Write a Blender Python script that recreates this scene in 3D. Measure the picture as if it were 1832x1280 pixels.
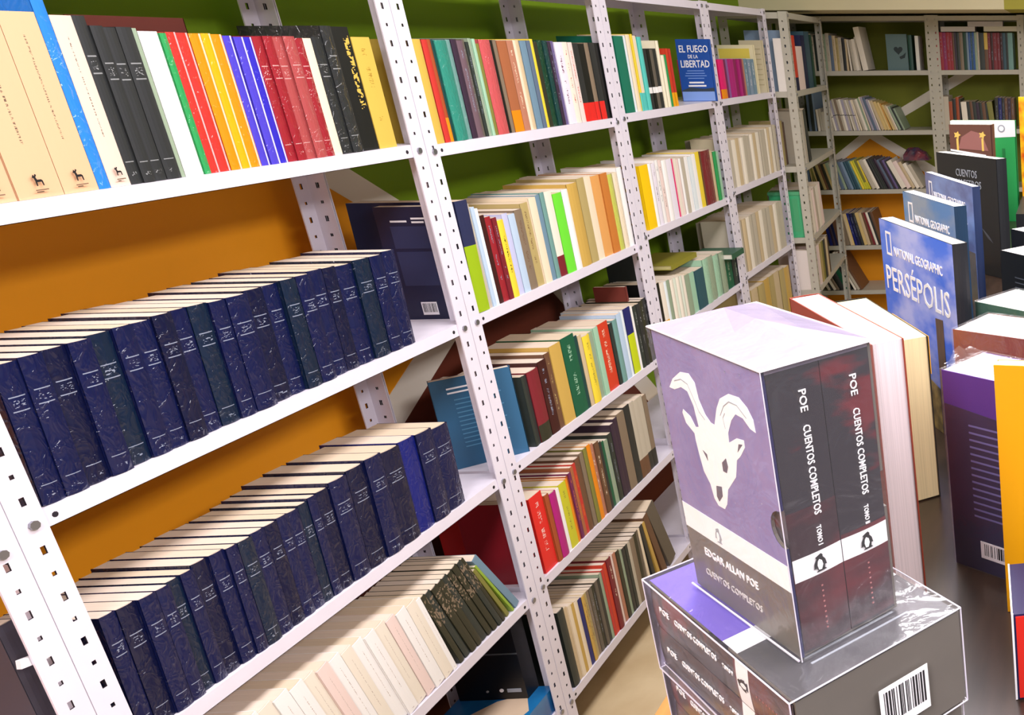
import bpy, math, random
from mathutils import Matrix, Vector
random.seed(11)
for o in list(bpy.data.objects): bpy.data.objects.remove(o)
scene=bpy.context.scene; COL=scene.collection
R=math.radians
# ------------------------------------------------------------------ camera
def look(pitch,yaw,roll):
    cp,sp,cy,sy=math.cos(pitch),math.sin(pitch),math.cos(yaw),math.sin(yaw)
    fwd=Vector((cp*cy,cp*sy,-sp)); right=Vector((sy,-cy,0)); up=right.cross(fwd)
    cr,sr=math.cos(roll),math.sin(roll)
    return cr*right+sr*up,-sr*right+cr*up,fwd
camd=bpy.data.cameras.new('camera'); cam=bpy.data.objects.new('camera',camd); COL.objects.link(cam)
r_,u_,f_=look(R(18.801),R(-3.304),R(-0.35))
cam.matrix_world=Matrix(((r_.x,u_.x,-f_.x,0),(r_.y,u_.y,-f_.y,0),(r_.z,u_.z,-f_.z,1.80),(0,0,0,1)))
camd.sensor_width=36; camd.lens=36*1627/1832; camd.shift_x=-(2028.2-916)/1832; camd.clip_start=.02
scene.camera=cam
# ------------------------------------------------------------------ world, lights, exposure
w=bpy.data.worlds.new('room_air'); scene.world=w; w.use_nodes=True
w.node_tree.nodes['Background'].inputs[0].default_value=(1.0,.97,1.0,1); w.node_tree.nodes['Background'].inputs[1].default_value=.20
def tube(loc,sx,sy,energy,col=(1,.97,.98),rot=(0,0,0)):
    l=bpy.data.lights.new('fluorescent_tube','AREA'); l.shape='RECTANGLE'; l.size=sx; l.size_y=sy; l.energy=energy; l.color=col
    o=bpy.data.objects.new('fluorescent_tube',l); COL.objects.link(o); o.location=loc; o.rotation_euler=rot; return o
tube((-.8,.45,2.75),1.6,.5,46,(1,.95,1))
tube((1.5,.45,2.75),1.5,.4,26,(1,.95,1))
tube((3.1,.30,2.75),1.2,.22,10)
tube((1.0,-1.5,2.75),2.6,.7,80,(1,.96,1))
tube((4.4,-.8,2.75),1.2,.22,6,(1,.93,.80))
vs=scene.view_settings; vs.view_transform='Standard'; vs.look='None'; vs.gamma=1; vs.use_curve_mapping=False; vs.exposure=.68
# ------------------------------------------------------------------ helpers
def lin(h):
    h=h.lstrip('#'); out=[]
    for i in (0,2,4):
        c=int(h[i:i+2],16)/255; out.append(c/12.92 if c<=.04045 else ((c+.055)/1.055)**2.4)
    return (*out,1)
MATS={}
def mat(name,hexc,rough=.5,metal=0,spec=.5,noise=0,nscale=20,bump=0,stretch=(1,1,1),dark=None,coat=0):
    if name in MATS: return MATS[name]
    m=bpy.data.materials.new(name); m.use_nodes=True; nt=m.node_tree; b=nt.nodes['Principled BSDF']
    b.inputs['Base Color'].default_value=lin(hexc); b.inputs['Roughness'].default_value=rough; b.inputs['Metallic'].default_value=metal
    b.inputs['Specular IOR Level'].default_value=spec; b.inputs['Coat Weight'].default_value=coat; b.inputs['Coat Roughness'].default_value=.12
    if noise or bump:
        tc=nt.nodes.new('ShaderNodeTexCoord'); mp=nt.nodes.new('ShaderNodeMapping'); mp.inputs['Scale'].default_value=stretch
        nz=nt.nodes.new('ShaderNodeTexNoise'); nz.inputs['Scale'].default_value=nscale; nz.inputs['Detail'].default_value=5
        nt.links.new(tc.outputs['Object'],mp.inputs[0]); nt.links.new(mp.outputs[0],nz.inputs['Vector'])
        if noise:
            rp=nt.nodes.new('ShaderNodeValToRGB'); c=lin(hexc); d=lin(dark) if dark else tuple(x*(1-noise) for x in c[:3])+(1,)
            rp.color_ramp.elements[0].color=d; rp.color_ramp.elements[1].color=c; rp.color_ramp.elements[0].position=.3; rp.color_ramp.elements[1].position=.7
            nt.links.new(nz.outputs[0],rp.inputs[0]); nt.links.new(rp.outputs[0],b.inputs['Base Color'])
        if bump:
            bp=nt.nodes.new('ShaderNodeBump'); bp.inputs['Strength'].default_value=bump; bp.inputs['Distance'].default_value=.01
            nt.links.new(nz.outputs[0],bp.inputs['Height']); nt.links.new(bp.outputs[0],b.inputs['Normal'])
    MATS[name]=m; return m
def obj(name,verts,faces,m,parent=None,loc=None,rot=None,uvs=None):
    me=bpy.data.meshes.new(name); me.from_pydata(verts,[],faces)
    if isinstance(m,(list,tuple)):
        for k in m: me.materials.append(k)
    elif m: me.materials.append(m)
    o=bpy.data.objects.new(name,me); COL.objects.link(o)
    if parent: o.parent=parent
    if loc: o.location=loc
    if rot: o.rotation_euler=rot
    return o
def tag(o,label=None,cat=None,group=None,kind=None):
    for k,v in (('label',label),('category',cat),('group',group),('kind',kind)):
        if v: o[k]=v
    return o
def empty(name,loc,rot=(0,0,0)):
    o=bpy.data.objects.new(name,None); COL.objects.link(o); o.location=loc; o.rotation_euler=rot; o.empty_display_size=.05; return o
class G:
    def __init__(s): s.v=[]; s.f=[]
    def box(s,x0,y0,z0,x1,y1,z1):
        n=len(s.v); s.v+=[(x0,y0,z0),(x1,y0,z0),(x1,y1,z0),(x0,y1,z0),(x0,y0,z1),(x1,y0,z1),(x1,y1,z1),(x0,y1,z1)]
        s.f+=[tuple(n+i for i in q) for q in ((0,3,2,1),(4,5,6,7),(0,1,5,4),(1,2,6,5),(2,3,7,6),(3,0,4,7))]; return s
    def poly(s,pts,h):          # pts: list of 3d points (planar), h: 3d thickness vector
        n=len(s.v); k=len(pts); s.v+=[tuple(p) for p in pts]+[tuple(Vector(p)+Vector(h)) for p in pts]
        s.f+=[tuple(range(n+k-1,n-1,-1)),tuple(range(n+k,n+2*k))]+[(n+i,n+(i+1)%k,n+k+(i+1)%k,n+k+i) for i in range(k)]; return s
    def cyl(s,c,ax,r,L,n=10):
        a=Vector(ax).normalized(); t=a.orthogonal().normalized(); b=a.cross(t); c=Vector(c)
        return s.poly([c+r*(math.cos(2*math.pi*i/n)*t+math.sin(2*math.pi*i/n)*b) for i in range(n)],a*L)
    def obj(s,name,m,parent=None,loc=None,rot=None): return obj(name,s.v,s.f,m,parent,loc,rot)
def flat_poly(pts): return pts
_txt={}
def text_mesh(s,bold=0):
    c=bpy.data.curves.new('lettering','FONT'); c.body=s; c.size=1; c.extrude=.01; c.offset=bold; c.align_x='LEFT'; c.resolution_u=2
    o=bpy.data.objects.new('lettering',c); COL.objects.link(o); bpy.context.view_layer.update()
    me=bpy.data.meshes.new_from_object(o.evaluated_get(bpy.context.evaluated_depsgraph_get())); bpy.data.objects.remove(o); bpy.data.curves.remove(c)
    return me
def lettering(s,parent,org,right,up,width,height,m,bold=0,name='lettering'):
    """text laid on a face: org = lower-left corner, right/up unit vectors, fitted to width x height"""
    me=text_mesh(s,bold); xs=[v.co.x for v in me.vertices]; ys=[v.co.y for v in me.vertices]
    x0,x1,y0,y1=min(xs),max(xs),min(ys),max(ys); right=Vector(right); up=Vector(up); nn=right.cross(up); org=Vector(org)
    for v in me.vertices:
        p=org+right*((v.co.x-x0)/(x1-x0)*width)+up*((v.co.y-y0)/(y1-y0)*height)+nn*(.0004 if v.co.z>0 else -.0002); v.co=p
    me.materials.clear(); me.materials.append(m); o=bpy.data.objects.new(name,me); COL.objects.link(o); o.parent=parent; return o
def decal(name,parent,pts,n,m,th=.0005):
    """flat printed patch: planar 3d points, outward normal n"""
    return G().poly(pts,Vector(n)*th).obj(name,m,parent)
# ------------------------------------------------------------------ book materials (colour comes from each object)
def book_mat(name,pattern,rough=.45,wrap=0):
    m=bpy.data.materials.new(name); m.use_nodes=True; nt=m.node_tree; N=nt.nodes; Lk=nt.links; b=N['Principled BSDF']
    oi=N.new('ShaderNodeObjectInfo'); at=N.new('ShaderNodeAttribute'); at.attribute_type='OBJECT'; at.attribute_name='c2'
    uv=N.new('ShaderNodeUVMap'); sp=N.new('ShaderNodeSeparateXYZ'); Lk.new(uv.outputs[0],sp.inputs[0]); u,v=sp.outputs[0],sp.outputs[1]
    def M(op,a,c=None,d=None):
        n=N.new('ShaderNodeMath'); n.operation=op
        for i,x in enumerate((a,c,d)):
            if x is None: continue
            if isinstance(x,(int,float)): n.inputs[i].default_value=x
            else: Lk.new(x,n.inputs[i])
        return n.outputs[0]
    def rng(x,lo,hi): return M('MULTIPLY',M('GREATER_THAN',x,lo),M('LESS_THAN',x,hi))
    def noise(su,sv,thr):
        cb=N.new('ShaderNodeCombineXYZ'); Lk.new(M('MULTIPLY',u,su),cb.inputs[0]); Lk.new(M('MULTIPLY',v,sv),cb.inputs[1]); Lk.new(M('MULTIPLY',oi.outputs['Random'],50),cb.inputs[2])
        nz=N.new('ShaderNodeTexNoise'); nz.inputs['Scale'].default_value=1; nz.inputs['Detail'].default_value=1; Lk.new(cb.outputs[0],nz.inputs['Vector'])
        return M('GREATER_THAN',nz.outputs[0],thr)
    mask=None
    if pattern=='text': mask=M('MULTIPLY',M('MULTIPLY',rng(u,.39,.61),rng(v,.25,.9)),M('MULTIPLY',noise(6,120,.54),noise(0,7,.45)))
    if pattern=='bigtext': mask=M('MULTIPLY',M('MULTIPLY',rng(u,.6,.9),rng(v,.34,.93)),noise(5,46,.52))
    if pattern=='bands':
        ln=M('MAXIMUM',M('MAXIMUM',rng(v,.665,.673),rng(v,.765,.773)),rng(v,.135,.141)); ln=M('MULTIPLY',ln,rng(u,.16,.84))
        tx=M('MULTIPLY',M('MULTIPLY',rng(u,.25,.75),M('MAXIMUM',rng(v,.69,.745),rng(v,.05,.075))),noise(7,110,.60)); mask=M('MAXIMUM',ln,tx)
    if pattern=='edge': mask=rng(u,.74,.93)  # pale stripe paints the plastic wrap's highlight into the spine colour
    if pattern=='block': mask=rng(v,-.1,.24)
    if pattern=='topblock': mask=rng(v,.55,1.1)
    if pattern=='midband': mask=rng(v,.27,.37)
    if pattern=='split': mask=rng(v,.49,.512)
    if pattern=='halflime': mask=rng(v,-.1,.6)
    if pattern=='mosaic': mask=M('MULTIPLY',rng(v,.55,.95),noise(3,26,.56))
    if pattern=='gredos': mask=M('MAXIMUM',M('MULTIPLY',M('MULTIPLY',rng(u,.475,.525),rng(v,.3,.88)),noise(12,170,.53)),M('MULTIPLY',rng(u,.42,.58),rng(v,.03,.036)))
    if mask is not None:
        sel=M('MULTIPLY',mask,M('GREATER_THAN',u,-.5)); mx=N.new('ShaderNodeMix'); mx.data_type='RGBA'
        Lk.new(sel,mx.inputs[0]); Lk.new(oi.outputs['Color'],mx.inputs[6]); Lk.new(at.outputs['Color'],mx.inputs[7]); Lk.new(mx.outputs[2],b.inputs['Base Color'])
    else: Lk.new(oi.outputs['Color'],b.inputs['Base Color'])
    b.inputs['Roughness'].default_value=rough
    if wrap:
        tc=N.new('ShaderNodeTexCoord'); mp=N.new('ShaderNodeMapping'); mp.inputs['Scale'].default_value=(1,1,.6)
        ad=N.new('ShaderNodeVectorMath'); ad.operation='ADD'; cb=N.new('ShaderNodeCombineXYZ'); Lk.new(M('MULTIPLY',oi.outputs['Random'],9),cb.inputs[0])
        Lk.new(tc.outputs['Object'],ad.inputs[0]); Lk.new(cb.outputs[0],ad.inputs[1]); Lk.new(ad.outputs[0],mp.inputs[0])
        nz=N.new('ShaderNodeTexNoise'); nz.inputs['Scale'].default_value=48; nz.inputs['Detail'].default_value=2.5; nz.inputs['Distortion'].default_value=.8; Lk.new(mp.outputs[0],nz.inputs['Vector'])
        rd=M('POWER',M('SUBTRACT',1.0,M('MULTIPLY',M('ABSOLUTE',M('SUBTRACT',nz.outputs[0],.5)),5.0)),3.0)
        bp=N.new('ShaderNodeBump'); bp.inputs['Strength'].default_value=wrap; bp.inputs['Distance'].default_value=.004; Lk.new(rd,bp.inputs['Height'])
        b.inputs['Coat Weight'].default_value=.7; b.inputs['Specular IOR Level'].default_value=.25; b.inputs['Coat Roughness'].default_value=.08; Lk.new(bp.outputs[0],b.inputs['Coat Normal'])
    return m
BM={}
for p in ('plain','text','bigtext','bands','block','topblock','midband','split','halflime','mosaic','gredos'):
    BM[p]=book_mat('book_cover_'+p,p)
BM['edge']=book_mat('book_cover_wrap_highlight','edge',.35,.35); BM['wrap']=book_mat('book_cover_wrapped','plain',.35,.5); BM['plainwrap']=BM['wrap']; BM['bandswrap']=book_mat('book_cover_wrapped_bands','bands',.4,.5); BM['gredos2']=BM['gredos']
def page_mat():
    m=bpy.data.materials.new('book_pages'); m.use_nodes=True; nt=m.node_tree; b=nt.nodes['Principled BSDF']
    oi=nt.nodes.new('ShaderNodeObjectInfo'); tc=nt.nodes.new('ShaderNodeTexCoord'); mp=nt.nodes.new('ShaderNodeMapping'); mp.inputs['Scale'].default_value=(900,6,6)
    nz=nt.nodes.new('ShaderNodeTexNoise'); nz.inputs['Scale'].default_value=1; nt.links.new(tc.outputs['Object'],mp.inputs[0]); nt.links.new(mp.outputs[0],nz.inputs['Vector'])
    mx=nt.nodes.new('ShaderNodeMix'); mx.data_type='RGBA'; mx.blend_type='MULTIPLY'; mx.inputs[0].default_value=.35
    nt.links.new(oi.outputs['Color'],mx.inputs[6]); nt.links.new(nz.outputs[0],mx.inputs[7]); nt.links.new(mx.outputs[2],b.inputs['Base Color']); b.inputs['Roughness'].default_value=.85; b.inputs['Specular IOR Level'].default_value=.2
    return m
PAGES=page_mat()
PAL=dict(peach='e6b48c',palepeach='e9c9b8',azure='2a7fe0',charcoal='2a2c2d',sage='93a58c',white='f6f4f2',green='2f9a55',red='c4332c',pink='e7b9bb',orange='e98a10',amber='f0a812',violet='4a3fc0',royal='3028b8',crimson='97202c',brick='a8494a',cream='ecdcc0',black='131414',mustard='d2b24e',
 navy='091240',ink='080e32',tealnavy='0a1d36',royalnavy='0e1a6c',ivory='efe6d6',blush='f0d9d2',olivedark='2e2f22',darkslate='2b3330',olive='7f7d3a',lime='8fae3a',steel='6f8ea3',rust='a34a25',darkteal='14403f',teal='2f8a78',greyteal='6f9a94',plumdark='352438',mauve='6d5660',greybrown='625a50',mint='9fc9ac',salmonred='c8565a',taupe='83725f',copper='a86440',salmonbrown='b87b62',sand='cdb893',slate='5e6f86',yellow='ecd23c',deepgreen='123f2c',violetgrey='6a5c8c',lilacwhite='ece6f2',scarlet='e02622',
 navylime='272d52',navylime2='1c2268',greige='bfb6a4',paleblue='b9cfe6',icewhite='e4eef2',darkmaroon='3c1214',maroon='7a1f2b',lavender='c3c6e8',khaki='b5a26a',neon='6fe03a',tan='c9a552',orangetan='e0a25c',copperorange='c87a35',pear='c3c85a',bookblue='2f6a94',brown='6b4a35',forest='0f5a3e',vermilion='cf3c22',magenta='b01678',limeyellow='c9c62a',plum='6e2350',jade='12725a',palecream='f4ecd2',aqua='58c7bd',hotpink='e0186e',sunyellow='f8cc08',mintwhite='dfe9d8',deepteal='2c5560',lilac='8d5a9c',berry='8c1c56',bluegrey='7f95ad',petrol='2c4f5e',lilacgrey='a8a2b2',wheat='d9bd7c',amberpale='cf9a4a',azuredark='24569a',greyteal2='7aa')
PAL['grey']='8d8f90'; PAL['pinkgrey']='c99a98'; PAL['silver']='8a92a6'; PAL['ochre']='a9852e'
NAMES=dict(greyteal='grey-teal',palepeach='pale peach',tealnavy='blue-black',ink='inky blue',royalnavy='royal navy',olivedark='dark olive',darkslate='dark slate',royal='royal blue',darkteal='dark teal',plumdark='dark plum',greybrown='grey-brown',salmonred='salmon red',salmonbrown='salmon brown',deepgreen='deep green',violetgrey='violet-grey',lilacwhite='lilac white',navylime='navy and lime',navylime2='blue and lime',paleblue='pale blue',icewhite='icy white',darkmaroon='dark maroon',orangetan='orange-tan',copperorange='copper orange',bookblue='mid-blue',limeyellow='lime yellow',palecream='pale cream',hotpink='hot pink',sunyellow='bright yellow',mintwhite='mint white',deepteal='deep teal',bluegrey='blue-grey',lilacgrey='lilac grey',amberpale='pale amber',azuredark='dark azure',neon='neon green')
def make_book(root,x0,t,d,h,col,style='plain',c2=None,hard=True,page=None,pageh=0):
    """spine on y=0 facing -Y, boards at x0 and x0+t, standing on z=0"""
    b=.0013 if hard else .0006; ov=.0013 if hard else 0; bulge=min(.005,t*.13) if hard else min(.0012,t*.05)
    g=G(); g.box(x0,.0025,0,x0+b,d,h); g.box(x0+t-b,.0025,0,x0+t,d,h)
    n0=len(g.v); K=4 if t>.012 else 2
    prof=[(x0+t*i/K, .003-bulge*math.sin(math.pi*(.12+.76*i/K))/1-.001) for i in range(K+1)]
    for (px,py) in prof: g.v+=[(px,py,0),(px,py,h)]
    for (px,py) in prof: g.v+=[(px,py+.0018,0),(px,py+.0018,h)]
    nf=len(g.f)
    for i in range(K): a=n0+2*i; g.f.append((a,a+2,a+3,a+1))
    m0=n0+2*(K+1)
    for i in range(K):
        a=n0+2*i; c=m0+2*i; g.f.append((a+1,a+3,c+3,c+1)); g.f.append((a,c,c+2,a+2)); g.f.append((c,c+1,c+3,c+2))
    c=obj('cover',g.v,g.f,BM[style],root); me=c.data
    uvl=me.uv_layers.new(name='UVMap')
    for pi,p in enumerate(me.polygons):
        sp=nf<=pi<nf+K
        for li in p.loop_indices:
            if sp:
                vx=me.vertices[me.loops[li].vertex_index].co; uvl.data[li].uv=((vx.x-x0)/t,vx.z/h)
            else: uvl.data[li].uv=(-2,-2)
    c.color=lin(PAL[col]) if col in PAL else lin(col)
    cc=lin(PAL.get(c2,c2)) if c2 else (.05,.05,.05,1); c['c2']=[cc[0],cc[1],cc[2]]
    pb=G().box(x0+b,.004,ov+.0002,x0+t-b,d-ov,h-.0003).obj('page_block',PAGES,root)
    pb.color=lin(page) if page else lin(random.choice(('f2e0cc','efdcc4','f4e4d2','ecd8bc')))
    return c
ORD=('first second third fourth fifth sixth seventh eighth ninth tenth eleventh twelfth thirteenth fourteenth fifteenth sixteenth seventeenth eighteenth nineteenth twentieth twenty-first twenty-second twenty-third twenty-fourth twenty-fifth twenty-sixth twenty-seventh twenty-eighth twenty-ninth thirtieth '
     'thirty-first thirty-second thirty-third thirty-fourth thirty-fifth thirty-sixth thirty-seventh thirty-eighth thirty-ninth fortieth forty-first').split()
ROWS={
'A01':"""1.2213 0.0284 0.2335 0.1468 0.0003 0 peach gredos -
1.2502 0.0456 0.2356 0.1397 0.002 0 peach gredos -
1.2965 0.0572 0.2371 0.1398 0.0004 0 peach gredos -
1.3546 0.0468 0.2387 0.1405 0.0009 0 peach gredos -
1.4021 0.0166 0.2692 0.1709 0.0016 0 azure wrap -
1.419 0.0294 0.2356 0.1493 0.0012 0 palepeach gredos -
1.4489 0.0185 0.236 0.146 0.0026 0 charcoal bands grey
1.4677 0.0183 0.223 0.1456 0.0003 0 charcoal bands grey
1.4863 0.0198 0.2211 0.1415 0.0027 0 charcoal bands grey
1.5064 0.0237 0.2219 0.1428 0.0023 0 charcoal bands grey
1.5305 0.0075 0.2207 0.1335 0.0028 0 sage plain -
1.5381 0.0308 0.2166 0.1453 0.0035 0 white wrap -
1.5693 0.0109 0.2145 0.1508 0.0005 0 green wrap -
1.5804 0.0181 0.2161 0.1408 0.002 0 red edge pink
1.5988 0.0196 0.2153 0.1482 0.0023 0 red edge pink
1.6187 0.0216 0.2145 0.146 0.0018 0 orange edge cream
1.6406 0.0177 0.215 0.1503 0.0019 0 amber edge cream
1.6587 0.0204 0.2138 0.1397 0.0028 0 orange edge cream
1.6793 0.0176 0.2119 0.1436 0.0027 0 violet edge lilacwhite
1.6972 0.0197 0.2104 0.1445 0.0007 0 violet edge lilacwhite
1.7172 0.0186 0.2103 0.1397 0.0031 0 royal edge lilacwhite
1.7361 0.0193 0.2112 0.1456 0.0035 0 crimson bandswrap pinkgrey
1.7556 0.0202 0.2123 0.1494 0.0011 0 crimson bandswrap pinkgrey
1.7762 0.0214 0.2106 0.1433 0.0035 0 brick bandswrap pinkgrey
1.7978 0.0252 0.2126 0.1408 0.0007 0 brick bandswrap pinkgrey
1.8234 0.0189 0.2096 0.1418 0.0019 0 crimson bandswrap pinkgrey
1.8426 0.0192 0.2096 0.139 0.0017 0 cream plain -
1.8621 0.0248 0.2123 0.1473 0.0021 0 charcoal bandswrap grey
1.8872 0.0266 0.2322 0.1471 0.0002 0 charcoal bandswrap grey
1.9143 0.0466 0.2314 0.1495 0.0032 0 black bigtext mustard
1.9616 0.049 0.2132 0.1402 0.0025 0 mustard text ochre""",
'A02':"""1.1834 0.0295 0.1971 0.1452 0.0027 2.5 navy bandswrap silver
1.2134 0.0296 0.1984 0.1539 0.0013 2.5 navy bandswrap silver
1.2434 0.0314 0.1982 0.1554 0.0042 2.5 ink bandswrap silver
1.2753 0.0308 0.1985 0.1505 0.0002 2.5 navy bandswrap silver
1.3066 0.033 0.1995 0.1557 0.0069 2.5 tealnavy bandswrap silver
1.3401 0.0294 0.2007 0.1471 0.0029 2.5 navy bandswrap silver
1.3699 0.0287 0.199 0.1533 0.0043 2.5 navy bandswrap silver
1.3991 0.0307 0.2017 0.148 0.0018 2.5 ink bandswrap silver
1.4302 0.03 0.2008 0.1558 0.0068 2.5 navy bandswrap silver
1.4607 0.0333 0.1994 0.1538 0.0059 2.5 tealnavy bandswrap silver
1.4946 0.0291 0.1971 0.1502 0.0028 2.5 navy bandswrap silver
1.5241 0.0398 0.1964 0.1443 0.0022 2.5 navy bandswrap silver
1.5645 0.0365 0.1979 0.1523 0.0077 2.5 ink bandswrap silver
1.6015 0.0306 0.1972 0.1552 0.0079 2.5 navy bandswrap silver
1.6326 0.0319 0.199 0.1484 0.0018 2.5 tealnavy bandswrap silver
1.665 0.0331 0.1985 0.1464 0.0016 2.5 navy bandswrap silver
1.6986 0.0333 0.1999 0.1548 0.0067 2.5 navy bandswrap silver
1.7325 0.0303 0.1976 0.1518 0.0064 2.5 ink bandswrap silver
1.7632 0.0395 0.1938 0.1519 0.0073 2.5 navy bandswrap silver
1.8033 0.0413 0.1962 0.153 0.0038 2.5 tealnavy bandswrap silver
1.8452 0.0346 0.1946 0.1535 0.0027 2.5 navy bandswrap silver
1.8803 0.0348 0.1973 0.1557 0.0032 2.5 navy bandswrap silver""",
'A03':"""1.185 0.0231 0.199 0.1503 0.0075 2.5 navy bandswrap silver
1.2085 0.0279 0.197 0.1545 0.0066 2.5 ink bandswrap silver
1.2368 0.0259 0.195 0.147 0.0023 2.5 navy bandswrap silver
1.2631 0.0211 0.1941 0.151 0.0021 2.5 navy bandswrap silver
1.2846 0.0208 0.1943 0.1456 0.0073 2.5 tealnavy bandswrap silver
1.3056 0.021 0.1951 0.1495 0.0047 2.5 navy bandswrap silver
1.3269 0.0275 0.1984 0.149 0.0073 2.5 ink bandswrap silver
1.3548 0.0266 0.1982 0.1504 0.0042 2.5 navy bandswrap silver
1.3819 0.0209 0.1952 0.1493 0.0015 2.5 navy bandswrap silver
1.4031 0.0268 0.1941 0.1536 0.0014 2.5 tealnavy bandswrap silver
1.4304 0.0281 0.1946 0.1527 0.0045 2.5 navy bandswrap silver
1.4589 0.0253 0.1934 0.1502 0.0044 2.5 ink bandswrap silver
1.4847 0.0227 0.1948 0.1453 0.0045 2.5 navy bandswrap silver
1.5077 0.0244 0.1922 0.1473 0.0062 2.5 navy bandswrap silver
1.5325 0.0208 0.1947 0.1507 0.0061 2.5 tealnavy bandswrap silver
1.5536 0.0198 0.198 0.1493 0.0049 2.5 navy bandswrap silver
1.5737 0.0281 0.1984 0.1501 0.0055 2.5 ink bandswrap silver
1.6022 0.0424 0.2031 0.1545 0.0038 2.5 navy bandswrap silver
1.6453 0.0437 0.2061 0.1507 0.0038 2.5 ink bandswrap silver
1.6896 0.0428 0.2086 0.1456 0.0005 2.5 navy bandswrap silver
1.7331 0.05 0.2029 0.1449 0.001 2.5 ink bandswrap silver
1.7839 0.0472 0.2031 0.1534 0.0036 2.5 royalnavy plainwrap -
1.8319 0.0476 0.1998 0.1519 0.0006 2.5 navy bandswrap silver
1.8802 0.0539 0.1906 0.1466 0.0038 2.5 navy bandswrap silver""",
'A04':"""1.3697 0.0276 0.2456 0.1505 0.002 -12 white gredos2 -
1.3977 0.0281 0.2428 0.1519 0.0032 -12.0 ivory gredos2 -
1.4262 0.0309 0.2422 0.1484 0.0011 -12.0 white gredos2 -
1.4576 0.03 0.2376 0.1511 0.0011 -12.0 white gredos2 -
1.4881 0.0262 0.2348 0.1497 0.0036 -12.0 ivory gredos2 -
1.5147 0.0278 0.2334 0.149 0.0006 -12.0 blush gredos2 -
1.5429 0.0282 0.2307 0.1503 0.0028 -12.0 white gredos2 -
1.5715 0.0272 0.2266 0.1482 0.0028 -12.0 ivory gredos2 -
1.5992 0.0264 0.2252 0.1483 0.0038 -12.0 white gredos2 -
1.626 0.0271 0.2235 0.1512 0.0003 -12.0 white gredos2 -
1.6536 0.0294 0.2218 0.1483 0.0035 -12.0 ivory gredos2 -
1.6834 0.0254 0.2188 0.1494 0.0022 -12.0 blush gredos2 -
1.7092 0.0285 0.218 0.1491 0.0005 -12.0 white gredos2 -
1.7381 0.0278 0.2159 0.149 0.0004 -12.0 ivory gredos2 -
1.7664 0.0127 0.2123 0.1482 0.0008 -12.0 white gredos2 -
1.7922 0.0145 0.2116 0.1328 0.0022 -15.3 olivedark mosaic taupe
1.8116 0.0172 0.2116 0.1297 0.0037 -16.5 darkslate mosaic taupe
1.831 0.0206 0.2122 0.1338 0.0017 -17.0 olivedark mosaic taupe
1.8538 0.017 0.2149 0.134 0.0016 -17.5 olivedark mosaic taupe
1.8731 0.0185 0.216 0.1323 0.0039 -18.0 darkslate mosaic taupe
1.8939 0.0162 0.2174 0.134 0.0028 -18.5 olivedark mosaic taupe
1.9124 0.0173 0.2238 0.1289 0.0014 -19.0 olivedark mosaic taupe
1.9321 0.0149 0.2267 0.1256 0.0003 -19.5 darkslate mosaic taupe
1.9493 0.0093 0.2282 0.1271 0.0007 -20.0 olivedark mosaic taupe
1.9683 0.0114 0.1796 0.1544 0.0027 -22.2 olive plain -
1.9915 0.0069 0.1927 0.1475 0.0018 -25.5 lime plain -
2.0056 0.0212 0.2137 0.1472 0.0038 -27.3 steel plain -""",
'A11':"""2.1145 0.0437 0.218 0.1419 0.0039 0 mustard plain -
2.1589 0.0186 0.2172 0.139 0.0015 0 red plain -
2.1778 0.0115 0.2177 0.1414 0.002 0 rust block orange
2.1895 0.0079 0.2167 0.1401 0.0016 0 darkteal plain -
2.1976 0.0406 0.2157 0.1427 0.0009 0 teal wrap -
2.2388 0.0167 0.2177 0.148 0.0026 0 greyteal wrap -
2.2557 0.0198 0.219 0.1437 0.0013 0 plumdark plain -
2.2758 0.023 0.2161 0.1477 0.0026 0 mauve text silver
2.2992 0.0088 0.219 0.1478 0.0032 0 greybrown text silver
2.3081 0.0117 0.2131 0.1453 0.002 0 darkslate text silver
2.32 0.012 0.2214 0.1487 0.0033 0 sage text silver
2.3321 0.0115 0.2203 0.1473 0.0009 0 mint plain -
2.3438 0.0127 0.2099 0.1406 0.0014 0 olive plain -
2.3567 0.0436 0.2189 0.1457 0.0025 0 salmonred wrap -
2.401 0.0127 0.2178 0.139 0.0032 0 black plain -
2.4139 0.013 0.219 0.145 0.0021 0 taupe plain -
2.4271 0.0396 0.2164 0.1478 0.001 0 copper block orange
2.4673 0.0271 0.2175 0.1478 0.0008 0 salmonbrown text cream
2.4948 0.0134 0.2186 0.1436 0.0019 0 cream plain -
2.5084 0.0144 0.2195 0.1482 0.0025 0 sand plain -
2.523 0.0284 0.2172 0.1408 0.001 0 steel plain -
2.5518 0.0181 0.2183 0.1458 0.0 0 slate plain -
2.5701 0.0159 0.2219 0.1473 0.0027 0 yellow plain -
2.5863 0.0173 0.2152 0.1452 0.0019 0 olivedark plain -
2.6039 0.0244 0.2195 0.1414 0.0039 0 deepgreen wrap -
2.6286 0.0213 0.2188 0.1392 0.0018 0 darkteal wrap -
2.6502 0.0153 0.2161 0.1422 0.0008 0 plumdark text silver
2.6658 0.016 0.2176 0.1415 0.0023 0 violetgrey text silver
2.6821 0.0403 0.215 0.1504 0.0005 0 lilacwhite text plum
2.7229 0.0263 0.2156 0.1474 0.0009 0 ivory text red
2.7497 0.0237 0.2151 0.1448 0.0001 0 blush text red
2.7737 0.0315 0.2128 0.1426 0.0006 0 charcoal block scarlet
2.8057 0.0382 0.2117 0.1428 0.0034 0 black block scarlet
2.8444 0.0235 0.2144 0.1404 0.0037 0 taupe block scarlet
2.8683 0.0312 0.2147 0.1498 0.0012 0 charcoal block scarlet
2.8999 0.0329 0.2143 0.151 0.0024 0 black plain -""",
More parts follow.
